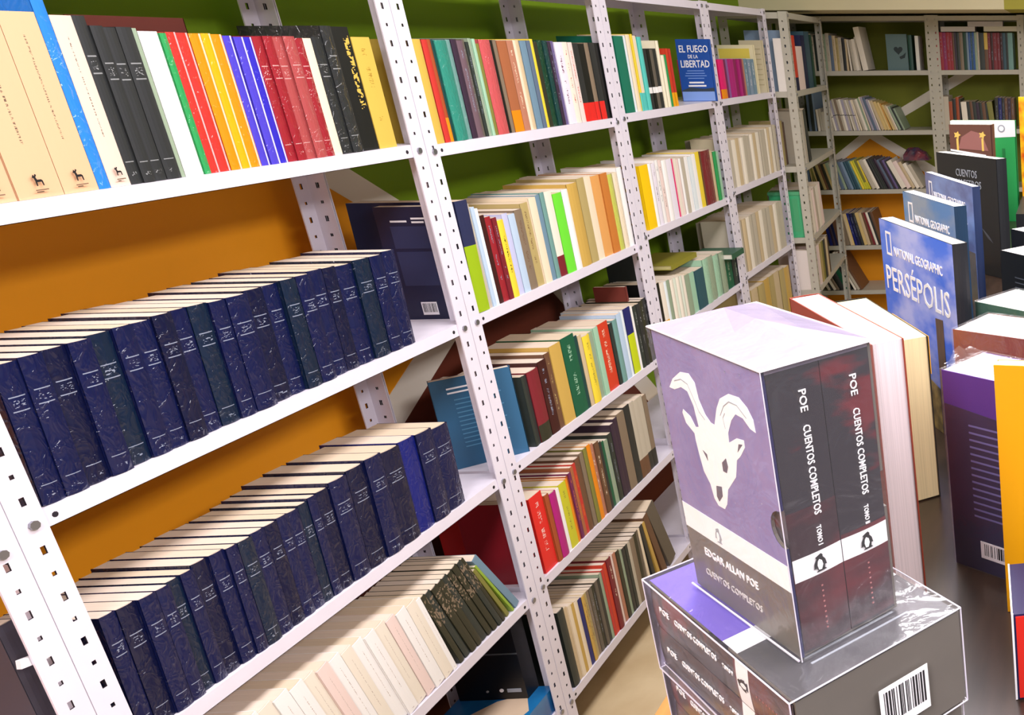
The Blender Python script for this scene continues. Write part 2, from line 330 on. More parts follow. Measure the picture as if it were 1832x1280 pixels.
'A12':"""2.1273 0.0435 0.2577 0.235 0.0002 2 navylime halflime -
2.1715 0.0164 0.2475 0.1674 0.0037 0 greige plain -
2.1882 0.0132 0.2374 0.1663 0.0015 0 paleblue plain -
2.2016 0.0133 0.2317 0.1746 0.0032 0 icewhite plain -
2.2151 0.0155 0.2135 0.1753 0.0022 0 darkmaroon plain -
2.2308 0.0223 0.2064 0.1694 0.003 0 crimson text silver
2.2534 0.0173 0.2009 0.1674 0.0002 0 maroon text silver
2.271 0.0244 0.1918 0.1697 0.0014 0 yellow text black
2.2958 0.0232 0.2028 0.1671 0.0026 0 lavender plain -
2.3193 0.0272 0.1975 0.1707 0.0016 0 paleblue plain -
2.3469 0.0331 0.2034 0.1749 0.002 0 taupe text brown
2.3805 0.033 0.2148 0.1749 0.004 0 khaki text brown
2.414 0.0321 0.2232 0.1663 0.0004 0 cream plain -
2.4465 0.0223 0.2257 0.1671 0.0023 0 steel plain -
2.4692 0.0202 0.2288 0.173 0.0017 0 greyteal plain -
2.4896 0.034 0.228 0.1685 0.0014 0 ivory block maroon
2.5242 0.0451 0.2168 0.1756 0.0005 0 neon plain -
2.5699 0.0309 0.2213 0.1744 0.0009 0 white plain -
2.6014 0.0532 0.2319 0.1688 0.0018 0 tan plain -
2.6554 0.0397 0.2399 0.1643 0.0001 0 khaki plain -
2.6957 0.0384 0.2401 0.1747 0.0019 0 cream plain -
2.7347 0.0526 0.2353 0.1687 0.0037 0 orangetan plain -
2.7882 0.0423 0.2365 0.1757 0.001 0 copperorange plain -
2.8311 0.0311 0.2284 0.1722 0.0038 0 pear wrap -
2.8627 0.0316 0.2295 0.1718 0.0031 0 cream wrap -
2.8948 0.0324 0.241 0.1645 0.0031 0 white plain -""",
'A13':"""2.2214 0.0112 0.1895 0.1976 0.0005 0 darkslate plain -
2.2328 0.0143 0.1878 0.2016 0.0028 0 charcoal plain -
2.2473 0.0499 0.1911 0.1703 0.0023 0 maroon block olivedark
2.298 0.0381 0.2011 0.1712 0.0 0 darkmaroon text silver
2.3367 0.0251 0.2103 0.1755 0.0026 0 brown text khaki
2.3622 0.0547 0.2216 0.1668 0.001 0 tan plain -
2.4177 0.0663 0.2251 0.1677 0.0001 0 forest text mint
2.485 0.0155 0.2131 0.169 0.001 0 darkteal plain -
2.5008 0.0189 0.2091 0.1667 0.0001 0 sand plain -
2.52 0.0386 0.1996 0.1722 0.0008 0 yellow text olive
2.5591 0.0268 0.1994 0.1665 0.0039 0 sage plain -
2.5864 0.0263 0.2055 0.1738 0.0009 0 mint plain -
2.6131 0.0623 0.2056 0.1675 0.0038 0 vermilion text cream
2.6764 0.0178 0.1919 0.1667 0.0017 0 darkslate plain -
2.6945 0.0279 0.1964 0.1687 0.0009 0 greyteal plain -
2.7228 0.0306 0.2066 0.1657 0.0002 0 paleblue plain -
2.7538 0.0188 0.2086 0.1748 0.0035 0 icewhite plain -
2.7729 0.0421 0.2095 0.1752 0.0013 0 navylime2 halflime -
2.8156 0.0117 0.2073 0.173 0.0001 0 white plain -
2.8275 0.0263 0.2033 0.164 0.0011 0 darkslate text grey
2.8542 0.0237 0.2029 0.1755 0.0005 0 charcoal text grey
2.8782 0.0237 0.2068 0.1665 0.0014 0 olivedark text grey
2.9023 0.0233 0.2077 0.1739 0.0017 0 charcoal text grey""",
'A14':"""2.1444 0.056 0.2136 0.24 0.0037 0 scarlet text blush
2.2013 0.0192 0.1949 0.1698 0.0001 0 rust plain -
2.2208 0.0308 0.1885 0.1682 0.0002 0 magenta plain -
2.2521 0.0171 0.1863 0.17 0.001 0 white plain -
2.2695 0.035 0.1902 0.1631 0.0011 0 limeyellow text olive
2.305 0.0094 0.1916 0.1676 0.0013 0 orange plain -
2.3146 0.0084 0.1945 0.159 0.003 0 rust plain -
2.3232 0.0146 0.1986 0.1618 0.0019 0 plum text orange
2.338 0.0133 0.2095 0.1704 0.0015 0 copper text orange
2.3515 0.0147 0.2135 0.1642 0.002 0 red text orange
2.3664 0.0249 0.2202 0.1679 0.0033 0 brown plain -
2.3917 0.0191 0.2259 0.1663 0.0013 0 taupe plain -
2.4111 0.0193 0.2306 0.1599 0.0008 0 olive plain -
2.4307 0.0196 0.2321 0.162 0.0003 0 orange plain -
2.4506 0.0195 0.2253 0.1708 0.0035 0 salmonbrown text cream
2.4704 0.0239 0.2218 0.1622 0.0003 0 brown text cream
2.4946 0.0142 0.2144 0.1644 0.0009 0 charcoal plain -
2.5091 0.0166 0.2088 0.1664 0.0027 0 forest plain -
2.5259 0.0225 0.2044 0.1605 0.0034 0 sage text silver
2.5488 0.0233 0.2151 0.1658 0.0015 0 darkslate text silver
2.5724 0.0239 0.2367 0.1619 0.0006 0 plumdark plain -
2.5967 0.0197 0.2454 0.1659 0.0013 0 plumdark plain -
2.6167 0.0449 0.2505 0.1651 0.0009 0 taupe plain -
2.6623 0.0346 0.2562 0.1709 0.0004 0 charcoal plain -
2.6974 0.028 0.2553 0.17 0.0002 0 greige block brown
2.7258 0.0315 0.2509 0.1604 0.0008 0 greige block brown
2.7578 0.0307 0.2492 0.1635 0.0035 0 greige block charcoal
2.789 0.027 0.2436 0.1621 0.0031 0 taupe block charcoal""",
'A15':"""2.1445 0.0292 0.2358 0.2212 0.0025 0 darkslate plain -
2.1742 0.0149 0.2284 0.1621 0.0024 0 sand plain -
2.1893 0.0158 0.2257 0.1614 0.0 0 cream plain -
2.2053 0.0144 0.2202 0.1671 0.0007 0 tan plain -
2.22 0.0185 0.2154 0.1685 0.0022 0 cream plain -
2.2387 0.0187 0.2108 0.1637 0.0022 0 royalnavy plain -
2.2577 0.0158 0.2091 0.1673 0.0016 0 tan text brown
2.2737 0.0128 0.208 0.1627 0.0038 0 khaki text brown
2.2868 0.0136 0.2072 0.1694 0.004 0 taupe text silver
2.3006 0.0149 0.2067 0.1614 0.0029 0 greybrown text silver
2.3157 0.0138 0.2069 0.1591 0.0036 0 olivedark text silver
2.3298 0.0139 0.2105 0.1645 0.0007 0 greybrown plain -
2.3439 0.016 0.208 0.1656 0.0026 0 charcoal plain -
2.3601 0.0138 0.218 0.1601 0.0025 0 sage plain -
2.3742 0.0152 0.2213 0.1624 0.0021 0 red plain -
2.3896 0.0159 0.2314 0.1603 0.002 0 vermilion plain -
2.4057 0.0247 0.237 0.1614 0.0005 0 maroon text cream
2.4308 0.0161 0.2363 0.1596 0.0037 0 blush plain -
2.4471 0.0163 0.232 0.1699 0.0025 0 salmonbrown plain -
2.4636 0.0185 0.2294 0.169 0.0007 0 olivedark plain -
2.4824 0.0145 0.2224 0.1638 0.0021 0 sage plain -
2.4972 0.0183 0.2189 0.1605 0.001 0 charcoal plain -
2.5157 0.0149 0.2193 0.1698 0.0002 0 darkslate plain -
2.5309 0.016 0.2199 0.1681 0.0002 0 greige plain -
2.5471 0.0263 0.2214 0.1665 0.0012 0 taupe plain -
2.5738 0.0202 0.2229 0.166 0.0017 0 olivedark plain -
2.5943 0.0122 0.225 0.1644 0.0018 0 greybrown plain -
2.619 0.0132 0.2246 0.1682 0.0031 -3.1 cream plain -
2.6458 0.0187 0.2277 0.1612 0.0019 -6.4 charcoal plain -
2.6795 0.0158 0.2296 0.1605 0.0017 -10.0 tan plain -
2.7117 0.0304 0.2461 0.1595 0.0025 -13.8 brown plain -
2.7618 0.0567 0.2604 0.1678 0.0031 -18.0 greybrown plain -""",
'A21':"""3.0245 0.0622 0.2282 0.17 0.0015 0 jade plain -
3.0876 0.0194 0.229 0.1543 0.004 0 icewhite plain -
3.1073 0.0265 0.233 0.1463 0.0039 0 cream plain -
3.1342 0.0149 0.2349 0.155 0.0007 0 yellow block aqua
3.1494 0.0274 0.2305 0.1482 0.003 0 cream block aqua
3.1772 0.0286 0.2272 0.1548 0.0011 0 aqua block aqua
3.2062 0.0274 0.1888 0.1472 0.002 0 charcoal midband white
3.234 0.0214 0.1893 0.1444 0.0007 0 black midband white
3.2558 0.0246 0.1886 0.1552 0.0027 0 greybrown midband white
3.2808 0.0283 0.1916 0.146 0.0031 0 charcoal midband white
3.3095 0.0223 0.2168 0.1716 0.0014 0 palecream plain -
3.3321 0.0239 0.1703 0.1546 0.0004 0 palecream plain green
3.3564 0.0215 0.172 0.1516 0.0016 0 green plain green
3.3783 0.0223 0.192 0.1509 0.0014 0 vermilion block amber
3.401 0.0185 0.1911 0.1493 0.0007 0 red block amber""",
'A22':"""3.0371 0.063 0.2058 0.1738 0.001 0 sunyellow plain -
3.1011 0.024 0.2057 0.171 0.0027 0 white plain -
3.1254 0.0259 0.2035 0.1714 0.0017 0 lilacwhite text charcoal
3.1517 0.0228 0.2108 0.1747 0.0005 0 white text charcoal
3.1748 0.0231 0.2082 0.1718 0.0001 0 blush text charcoal
3.1982 0.0373 0.2054 0.1683 0.0009 0 white plain -
3.2361 0.043 0.204 0.1711 0.0008 0 lilacwhite plain -
3.2797 0.0173 0.2006 0.1256 0.0037 0 hotpink plain -
3.2973 0.0212 0.2003 0.1688 0.0011 0 ivory plain -
3.3189 0.0198 0.1955 0.1717 0.0022 0 blush plain -
3.339 0.019 0.1953 0.1717 0.0018 0 white plain -
3.3583 0.0272 0.197 0.1728 0.001 0 greige plain -
3.3859 0.0307 0.1959 0.1645 0.0021 0 white plain -
3.4171 0.034 0.1931 0.1733 0.0 0 icewhite plain -
3.4516 0.0319 0.1981 0.1753 0.0006 0 white plain -
3.484 0.0407 0.2015 0.1701 0.0026 0 yellow plain -
3.5253 0.0123 0.2002 0.1677 0.0012 0 brown plain -
3.5378 0.0866 0.1993 0.1734 0.0029 0 maroon wrap -
3.6256 0.0243 0.1919 0.1729 0.0019 0 sand plain -
3.6503 0.0331 0.1866 0.1653 0.0009 0 green plain -
3.684 0.03 0.1824 0.168 0.003 0 mint plain -""",
'A23':"""3.0045 0.0314 0.1747 0.1672 0.0022 0 black block amber
3.0364 0.033 0.169 0.1735 0.0021 0 ivory block amber
3.07 0.0211 0.1656 0.1729 0.0038 0 icewhite plain -
3.0914 0.0242 0.1656 0.1679 0.0035 0 sage plain -
3.116 0.0269 0.1617 0.1669 0.0036 0 ivory plain -
3.1433 0.0207 0.1606 0.1723 0.0027 0 mintwhite plain -
3.1643 0.0262 0.16 0.1696 0.0034 0 ivory plain -
3.1909 0.019 0.1567 0.1743 0.0017 0 mintwhite plain -
3.2103 0.0211 0.155 0.1708 0.0012 0 ivory plain -
3.2317 0.0396 0.15 0.1749 0.0006 0 sage plain -
3.2718 0.0461 0.147 0.1653 0.0037 0 mint plain -
3.3186 0.0778 0.1451 0.1643 0.0002 0 deepteal plain -
3.3976 0.0518 0.1683 0.1711 0.0015 0 mint wrap -
3.4502 0.0508 0.1675 0.1738 0.0036 0 sage wrap -
3.5017 0.0519 0.1607 0.1744 0.0037 0 mint wrap -
3.5544 0.0526 0.1604 0.1653 0.0008 0 sage wrap -
3.6078 0.0722 0.1214 0.2037 0.0025 0 forest text sage
3.6811 0.0699 0.1213 0.2016 0.0011 0 darkslate text sage""",
'A31':"""3.8332 0.0649 0.1484 0.1531 0.0008 0 hotpink block orange
3.8992 0.0229 0.1475 0.1471 0.0011 0 plum plain -
3.9224 0.0238 0.15 0.1484 0.0013 0 lilac plain -
3.9465 0.0373 0.147 0.149 0.0017 0 magenta plain -
3.9844 0.032 0.1496 0.1482 0.0028 0 magenta plain -
4.0169 0.036 0.1483 0.1466 0.0034 0 berry plain -
4.0534 0.0333 0.1461 0.1538 0.0007 0 magenta plain -
4.0872 0.0246 0.1485 0.1557 0.0 0 berry plain -
4.1122 0.0267 0.1471 0.1499 0.0032 0 salmonbrown plain -
4.1394 0.0392 0.1482 0.1471 0.0038 0 steel text white
4.1791 0.0441 0.1455 0.1466 0.0028 0 bluegrey text white
4.2239 0.0418 0.1459 0.1453 0.0025 0 steel text white""",
'A32':"""3.8289 0.0339 0.1911 0.1686 0.0035 0 greige plain -
3.8633 0.0441 0.1883 0.1695 0.0021 0 ivory plain -
3.908 0.0428 0.1915 0.173 0.0026 0 sand plain -
3.9514 0.0441 0.1897 0.1679 0.0006 0 ivory plain -
3.9962 0.0418 0.1934 0.1719 0.003 0 greige plain -
4.0386 0.0379 0.19 0.1693 0.0031 0 greige plain -
4.077 0.0385 0.193 0.1655 0.0018 0 ivory plain -
4.1161 0.0384 0.196 0.1669 0.0008 0 sand plain -
4.1551 0.0455 0.1942 0.1724 0.0034 0 ivory plain -
4.2013 0.034 0.1951 0.1659 0.001 0 greige plain -
4.2358 0.0455 0.1978 0.1703 0.0006 0 greige plain -
4.282 0.0331 0.1996 0.1663 0.0039 0 ivory plain -
4.3156 0.0357 0.2034 0.1652 0.0038 0 sand plain -
4.3519 0.0365 0.2012 0.1686 0.0039 0 ivory plain -
4.389 0.0457 0.2071 0.1728 0.0017 0 greige plain -""",
'A33':"""3.8069 0.041 0.2167 0.1689 0.003 0 greige plain -
3.8486 0.0484 0.2191 0.1692 0.0023 0 sand plain -
3.8977 0.0396 0.2194 0.1691 0.0009 0 ivory plain -
3.9378 0.0412 0.2203 0.1746 0.0031 0 greige plain -
3.9797 0.0442 0.2213 0.1742 0.0027 0 greige plain -
4.0246 0.0383 0.2209 0.1694 0.0013 0 sand plain -
4.0635 0.0444 0.2202 0.1652 0.0017 0 ivory plain -
4.1086 0.0509 0.2203 0.1726 0.0025 0 greige plain -
4.1603 0.0493 0.2163 0.1691 0.0018 0 greige plain -
4.2103 0.0461 0.2178 0.1689 0.0027 0 sand plain -
4.2571 0.0483 0.2188 0.1662 0.0026 0 ivory plain -
4.3061 0.0455 0.2164 0.1687 0.002 0 greige plain -
4.3523 0.0401 0.2141 0.1645 0.0022 0 greige plain -""",
'A34':"""3.7806 0.063 0.2755 0.1717 0.0033 0 khaki plain -
3.8446 0.0791 0.2725 0.1689 0.0038 0 sand plain -
3.9249 0.0832 0.2712 0.1722 0.0016 0 khaki plain -
4.0093 0.0723 0.2757 0.1655 0.0039 0 tan plain -
4.0827 0.0615 0.2761 0.1647 0.0011 0 khaki plain -
4.1451 0.0737 0.2765 0.1642 0.0017 0 sand plain -
4.2199 0.0728 0.2714 0.1724 0.0014 0 khaki plain -
4.2939 0.0774 0.2656 0.1667 0.003 0 tan plain -""",
'E1':"""0.0348 0.0378 0.2701 0.1966 0.0032 0 bluegrey plain -
0.0732 0.0776 0.2488 0.1956 0.0031 0 vermilion block navy
0.1521 0.1495 0.2005 0.1996 0.0022 0 blush plain -
0.3038 0.0857 0.2519 0.1982 0.0026 0 navy plain -
0.3908 0.1192 0.2713 0.1996 0.0012 0 petrol plain -
0.5117 0.0618 0.2585 0.204 0.0014 0 deepgreen plain -""",
'E2':"""0.0615 0.0164 0.2091 0.1485 0.091 0 khaki plain -
0.0782 0.0192 0.2087 0.144 0.0929 0 taupe plain -
0.0977 0.0168 0.1992 0.1498 0.0917 0 brown plain -
0.1147 0.0083 0.2005 0.1519 0.0914 0 plumdark plain -
0.1315 0.0335 0.2485 0.1539 0.0036 -2.4 greige plain -
0.1905 0.0567 0.2536 0.1457 0.0033 -8.0 darkslate plain -""",
'E3':"""0.0749 0.0666 0.2161 0.1952 0.0006 -8 ivory plain -
0.1425 0.0524 0.216 0.2033 0.0014 -8.0 blush plain -
0.1958 0.0524 0.2157 0.2048 0.0032 -8.0 greige plain -
0.2489 0.0739 0.2158 0.2047 0.0024 -8.0 ivory plain -
0.3239 0.0671 0.2182 0.202 0.0036 -8.0 blush plain -""",
'E4':"""0.1067 0.0474 0.2014 0.1964 0.0028 0 blush plain -
0.1549 0.0486 0.1991 0.1968 0.0006 0 khaki plain -
0.2042 0.0522 0.2 0.1947 0.0019 0 olive plain -
0.2573 0.047 0.1986 0.1999 0.002 0 darkslate plain -
0.305 0.0547 0.2002 0.2044 0.0 0 sand plain -
0.3605 0.049 0.2014 0.1996 0.0023 0 charcoal plain -""",
'B1':"""0.4332 0.0169 0.1907 0.2013 0.0027 0 greige text charcoal
0.4504 0.0179 0.217 0.198 0.0039 0 sage text charcoal
0.4686 0.0153 0.2037 0.1998 0.0036 0 ivory text charcoal
0.4841 0.0155 0.1887 0.2026 0.0025 0 greige text charcoal
0.4998 0.0186 0.1971 0.2043 0.0015 0 darkslate text charcoal
0.5187 0.0135 0.2004 0.2003 0.0031 0 greybrown text charcoal
0.5325 0.0168 0.1919 0.1992 0.0017 0 greige text charcoal
0.5495 0.0168 0.2014 0.2039 0.0012 0 sage text charcoal
0.5665 0.0196 0.2066 0.2019 0.0032 0 greige text brown
0.5864 0.0169 0.1935 0.1978 0.0012 0 slate text brown
0.6036 0.0176 0.1929 0.2016 0.0031 0 sand text brown
0.6214 0.0161 0.1795 0.2027 0.0035 0 khaki text brown
0.6377 0.0176 0.1831 0.1946 0.0012 0 greige text brown
0.6556 0.0181 0.1792 0.2013 0.0026 0 charcoal plain -
0.6739 0.0098 0.1744 0.2049 0.0024 0 sand plain -
0.6938 0.0088 0.1716 0.1966 0.0027 -3.2 ivory plain -
0.7112 0.0172 0.1691 0.2032 0.0004 -6.0 greige plain -
0.7287 0.0176 0.1738 0.1944 0.0031 -6.0 ivory plain -
0.7466 0.0085 0.1853 0.2019 0.0015 -6.0 greige plain -
0.7639 0.0314 0.2389 0.2007 0.001 -8.6 ivory plain -""",
'B2':"""0.4185 0.0167 0.2197 0.2017 0.0037 0 slate plain -
0.4355 0.0175 0.2182 0.2008 0.0002 0 darkslate plain -
0.4532 0.0084 0.2185 0.2037 0.0023 0 bluegrey plain -
0.4703 0.0133 0.1232 0.1986 0.0024 -2.2 ivory plain -
0.4878 0.0147 0.1271 0.2058 0.0019 -4.0 greige plain -
0.5027 0.0172 0.1091 0.1958 0.0001 -4.0 greige plain -
0.5201 0.0152 0.1083 0.2022 0.0005 -4.0 khaki plain -
0.5356 0.0094 0.1121 0.1951 0.0035 -4.0 taupe plain -
0.5546 0.0087 0.1448 0.2028 0.0003 -8.7 greige split charcoal
0.5667 0.0114 0.1589 0.2025 0.0018 -10.0 ivory split charcoal
0.5783 0.0149 0.1753 0.197 0.0039 -10.0 lilacgrey split charcoal
0.5935 0.0126 0.1832 0.1941 0.0001 -10.0 greige split charcoal
0.6063 0.015 0.1822 0.2038 0.0003 -10.0 taupe split charcoal
0.6215 0.0123 0.1801 0.2028 0.0007 -10.0 greige split charcoal
0.634 0.0116 0.1817 0.1998 0.0002 -10.0 ivory split charcoal
0.6458 0.0152 0.179 0.2009 0.0018 -10.0 lilacgrey split charcoal
0.6612 0.0085 0.1794 0.1957 0.0032 -10.0 greige split charcoal
0.6763 0.0095 0.1787 0.2034 0.0038 -12.0 ivory split charcoal
0.686 0.0105 0.1798 0.2008 0.0012 -12.0 greige split charcoal
0.6966 0.0104 0.1763 0.2057 0.0028 -12.0 lilacgrey split charcoal
0.7072 0.0049 0.1789 0.198 0.0024 -12.0 ivory split charcoal
0.717 0.0097 0.1796 0.1985 0.0027 -13.5 cream plain -
0.7318 0.0139 0.1796 0.2048 0.0032 -15.0 greige plain -
0.746 0.0129 0.1843 0.194 0.0011 -15.0 ivory plain -
0.7591 0.0116 0.1905 0.201 0.0033 -15.0 sage plain -
0.7708 0.0061 0.1976 0.1945 0.0033 -15.0 cream plain -
0.7832 0.0136 0.1971 0.2037 0.0027 -16.7 lilacgrey plain -
0.798 0.0149 0.192 0.1982 0.0003 -17.0 slate plain -
0.8132 0.0135 0.1848 0.2036 0.0008 -17.0 lilacgrey plain -
0.8269 0.006 0.1806 0.2052 0.0009 -17.0 ivory plain -
0.8392 0.0164 0.1755 0.203 0.0032 -18.8 sand plain -
0.8565 0.0174 0.1704 0.1951 0.0032 -19.0 wheat plain -
0.8742 0.0162 0.1657 0.1968 0.0023 -19.0 wheat plain -
0.8906 0.0087 0.1606 0.2046 0.0021 -19.0 amberpale plain -
0.9055 0.012 0.1547 0.1962 0.0028 -21.0 wheat plain -
0.9177 0.0125 0.151 0.2008 0.0016 -21.0 sand plain -
0.9304 0.0053 0.1474 0.1958 0.0002 -21.0 ivory plain -
0.9413 0.0136 0.1456 0.2034 0.0006 -22.9 sage plain -
0.9554 0.0112 0.1408 0.1981 0.0021 -23.0 darkslate plain -
0.9668 0.0101 0.1343 0.1944 0.004 -23.0 sage plain -""",
'B3':"""0.3742 0.013 0.1399 0.2008 0.001 0 slate plain -
0.4007 0.0083 0.1419 0.2038 0.0039 -5.3 khaki plain -
0.4175 0.0074 0.1428 0.1945 0.0008 -8.6 olive plain -
0.4324 0.0088 0.1456 0.195 0.0002 -11.5 khaki plain -
0.4502 0.0142 0.1493 0.2012 0.0016 -14.8 olivedark plain -
0.4651 0.0163 0.1515 0.2055 0.001 -15.0 khaki plain -
0.4816 0.0141 0.1553 0.2017 0.0038 -15.0 brown plain -
0.496 0.0167 0.1576 0.1987 0.0018 -15.0 olivedark plain -
0.5129 0.0136 0.1575 0.2056 0.004 -15.0 khaki plain -
0.5296 0.0197 0.1636 0.2049 0.0033 -16.0 sage plain -
0.5496 0.0183 0.1624 0.2034 0.0028 -16.0 greige plain -
0.5682 0.02 0.1669 0.2058 0.0002 -16.0 slate plain -
0.5885 0.0146 0.1662 0.2031 0.0038 -16.0 sage plain -
0.6095 0.018 0.172 0.1953 0.0013 -18.0 slate plain -
0.6278 0.0157 0.1711 0.1955 0.0019 -18.0 bluegrey plain -
0.6437 0.0142 0.1719 0.1969 0.0006 -18.0 petrol plain -
0.6614 0.0173 0.1765 0.1963 0.0001 -19.0 petrol plain -
0.6789 0.0101 0.1785 0.1966 0.0037 -19.0 greyteal plain -
0.6925 0.0127 0.1772 0.1994 0.0004 -20.0 yellow plain -
0.7054 0.0128 0.1815 0.2041 0.0025 -20.0 limeyellow plain -
0.7185 0.017 0.1821 0.1997 0.0025 -20.0 olive block limeyellow
0.7357 0.0095 0.1806 0.1967 0.0002 -20.0 yellow block limeyellow
0.7522 0.025 0.1848 0.2044 0.0011 -22.0 greige plain -
0.7776 0.0201 0.1883 0.1959 0.0011 -22.0 ivory plain -
0.8016 0.0176 0.1921 0.1978 0.0036 -23.0 charcoal plain -
0.8195 0.0147 0.192 0.2057 0.0002 -23.0 darkslate plain -
0.8344 0.0101 0.195 0.202 0.0008 -23.0 charcoal plain -
0.8484 0.0163 0.1944 0.206 0.0037 -24.0 plumdark plain -
0.865 0.0152 0.1878 0.1975 0.0036 -24.0 slate plain -
0.8805 0.015 0.185 0.2027 0.0012 -24.0 plumdark plain -
0.8958 0.0147 0.1865 0.1942 0.0032 -24.0 violetgrey plain -
0.9107 0.0087 0.1811 0.1957 0.0 -24.0 charcoal plain -
0.9266 0.0324 0.1809 0.2049 0.0009 -26.0 ivory plain -
0.9595 0.0293 0.176 0.1957 0.0007 -26.0 blush plain -
0.9892 0.0223 0.1717 0.2025 0.0008 -26.0 sand plain -
1.0153 0.0231 0.1644 0.1999 0.0011 -27.0 ivory plain -
1.0388 0.0232 0.155 0.2013 0.0028 -27.0 greige plain -""",
'B4':"""0.4618 0.0183 0.1489 0.2028 0.0016 -9 royalnavy plain -
0.4804 0.0169 0.1596 0.1947 0.0032 -9.0 plumdark plain -
0.4976 0.0147 0.1653 0.2041 0.0035 -9.0 navy plain -
0.5125 0.0401 0.1777 0.1997 0.0035 -9.0 brown plain -
0.5532 0.0298 0.1922 0.1962 0.0033 -9.0 taupe plain -
0.587 0.0142 0.196 0.2011 0.0 -10.0 sand plain -
0.6014 0.0096 0.1973 0.1993 0.0021 -10.0 wheat plain -
0.6147 0.0155 0.2001 0.1979 0.0028 -11.0 royalnavy text silver
0.6304 0.0193 0.199 0.203 0.0002 -11.0 navy text silver
0.65 0.0164 0.202 0.2054 0.002 -11.0 charcoal text silver
0.6703 0.0215 0.2025 0.1942 0.0039 -12.0 wheat plain -
0.6921 0.018 0.2023 0.1962 0.0004 -12.0 sand plain -
0.714 0.0123 0.2033 0.1952 0.0028 -13.0 brown plain -
0.7265 0.0114 0.2047 0.1942 0.0024 -13.0 maroon plain -
0.7418 0.0142 0.206 0.2044 0.0029 -14.0 ivory plain -
0.7563 0.014 0.2065 0.1955 0.002 -14.0 charcoal plain -
0.7704 0.0149 0.2082 0.1974 0.0005 -14.0 brown plain -""",
'B5':"""0.4199 0.0178 0.1537 0.2043 0.0006 -24 greige plain -
0.438 0.01 0.1536 0.203 0.0007 -24.0 charcoal plain -
0.4542 0.0183 0.1664 0.199 0.0034 -26.0 ivory plain -
0.4728 0.0189 0.167 0.1987 0.0038 -26.0 taupe plain -
0.492 0.0329 0.2366 0.1992 0.0039 -22.0 charcoal plain -
0.5254 0.0282 0.2386 0.205 0.0033 -22.0 forest plain -
0.554 0.0136 0.2388 0.1946 0.0021 -22.0 charcoal plain -
0.5815 0.013 0.2644 0.2016 0.0015 -24.9 ivory plain -
0.6004 0.0185 0.2672 0.1948 0.0017 -26.0 greige plain -
0.6192 0.0145 0.267 0.1942 0.0006 -26.0 brown plain -""",
'C1':"""1.1847 0.0258 0.2088 0.2052 0.0025 0 salmonred plain -
1.2109 0.0196 0.2081 0.1972 0.0027 0 crimson text silver
1.2307 0.0201 0.2065 0.2005 0.0037 0 berry text silver
1.2511 0.0201 0.2078 0.197 0.0021 0 crimson text silver
1.2715 0.0147 0.207 0.2054 0.0012 0 crimson text silver
1.2864 0.0105 0.2057 0.2011 0.0038 0 brown plain -
1.297 0.0119 0.2072 0.1972 0.0019 0 plumdark plain -
1.3091 0.0174 0.2056 0.1955 0.0005 0 darkslate plain -
1.3267 0.0199 0.2066 0.1975 0.001 0 taupe plain -
1.3469 0.0199 0.2071 0.2041 0.0024 0 deepgreen plain -
1.3671 0.0113 0.2066 0.2006 0.0025 0 bluegrey text silver
1.3786 0.0117 0.2066 0.1977 0.001 0 azuredark text silver
1.3904 0.0099 0.2056 0.2001 0.0015 0 petrol text silver
1.4005 0.0119 0.207 0.1941 0.0014 0 azuredark text silver
1.4125 0.0138 0.2066 0.1999 0.0011 0 sage wrap -
1.4266 0.0111 0.208 0.1975 0.0031 0 greige wrap -
1.4378 0.0299 0.2038 0.2045 0.0018 0 darkslate plain -
1.4681 0.0199 0.2044 0.1993 0.0029 0 brown topblock mustard
1.4884 0.0149 0.2037 0.1982 0.0027 0 maroon text silver
1.5035 0.0156 0.2045 0.2042 0.0033 0 darkmaroon text silver
1.5194 0.0202 0.2036 0.2029 0.003 0 maroon text silver
1.5399 0.0188 0.2041 0.1997 0.0031 0 maroon text silver
1.5591 0.0152 0.2034 0.205 0.0005 0 darkmaroon text silver
1.5745 0.0174 0.2032 0.201 0.002 0 petrol plain -
1.5921 0.0126 0.2036 0.2009 0.0017 0 darkslate plain -
1.6049 0.0275 0.2028 0.2013 0.0015 0 greyteal plain -""",
'C2':"""1.1553 0.043 0.1909 0.1975 0.0016 0 sand plain -
1.1989 0.043 0.1902 0.1986 0.0013 0 greige plain -
1.2426 0.0199 0.1618 0.1976 0.0006 0 rust plain -
1.2628 0.0203 0.1763 0.201 0.0004 0 charcoal plain -
1.2834 0.0181 0.186 0.1979 0.0034 0 rust plain -
1.3018 0.0088 0.1754 0.2055 0.0008 0 charcoal plain -
1.3197 0.0324 0.1585 0.1941 0.0002 -2.9 ivory plain -
1.3558 0.0167 0.1592 0.2022 0.0016 -4.0 darkslate plain -
1.3727 0.0163 0.1598 0.2011 0.0014 -4.0 brown plain -
1.3893 0.0188 0.1606 0.2021 0.0021 -4.0 darkslate plain -
1.4084 0.0179 0.1546 0.1985 0.0016 -4.0 plumdark plain -
1.4266 0.0165 0.154 0.2009 0.0035 -4.0 darkslate plain -
1.4434 0.0192 0.1531 0.1998 0.0018 -4.0 brown plain -
1.4629 0.0112 0.1491 0.206 0.0014 -4.0 darkslate plain -
1.4796 0.0305 0.158 0.196 0.0013 -6.0 olive plain -
1.5106 0.0206 0.1824 0.2059 0.0036 0 olivedark text silver
1.5315 0.0197 0.1799 0.1959 0.0012 0 royalnavy text silver
1.5515 0.0177 0.1794 0.2001 0.0008 0 charcoal text silver
1.5695 0.0151 0.1773 0.2016 0.0024 0 brown text silver
1.5848 0.0201 0.1772 0.2059 0.0025 0 plumdark text silver
1.6053 0.0188 0.175 0.1989 0.0032 0 brown text silver""",
}
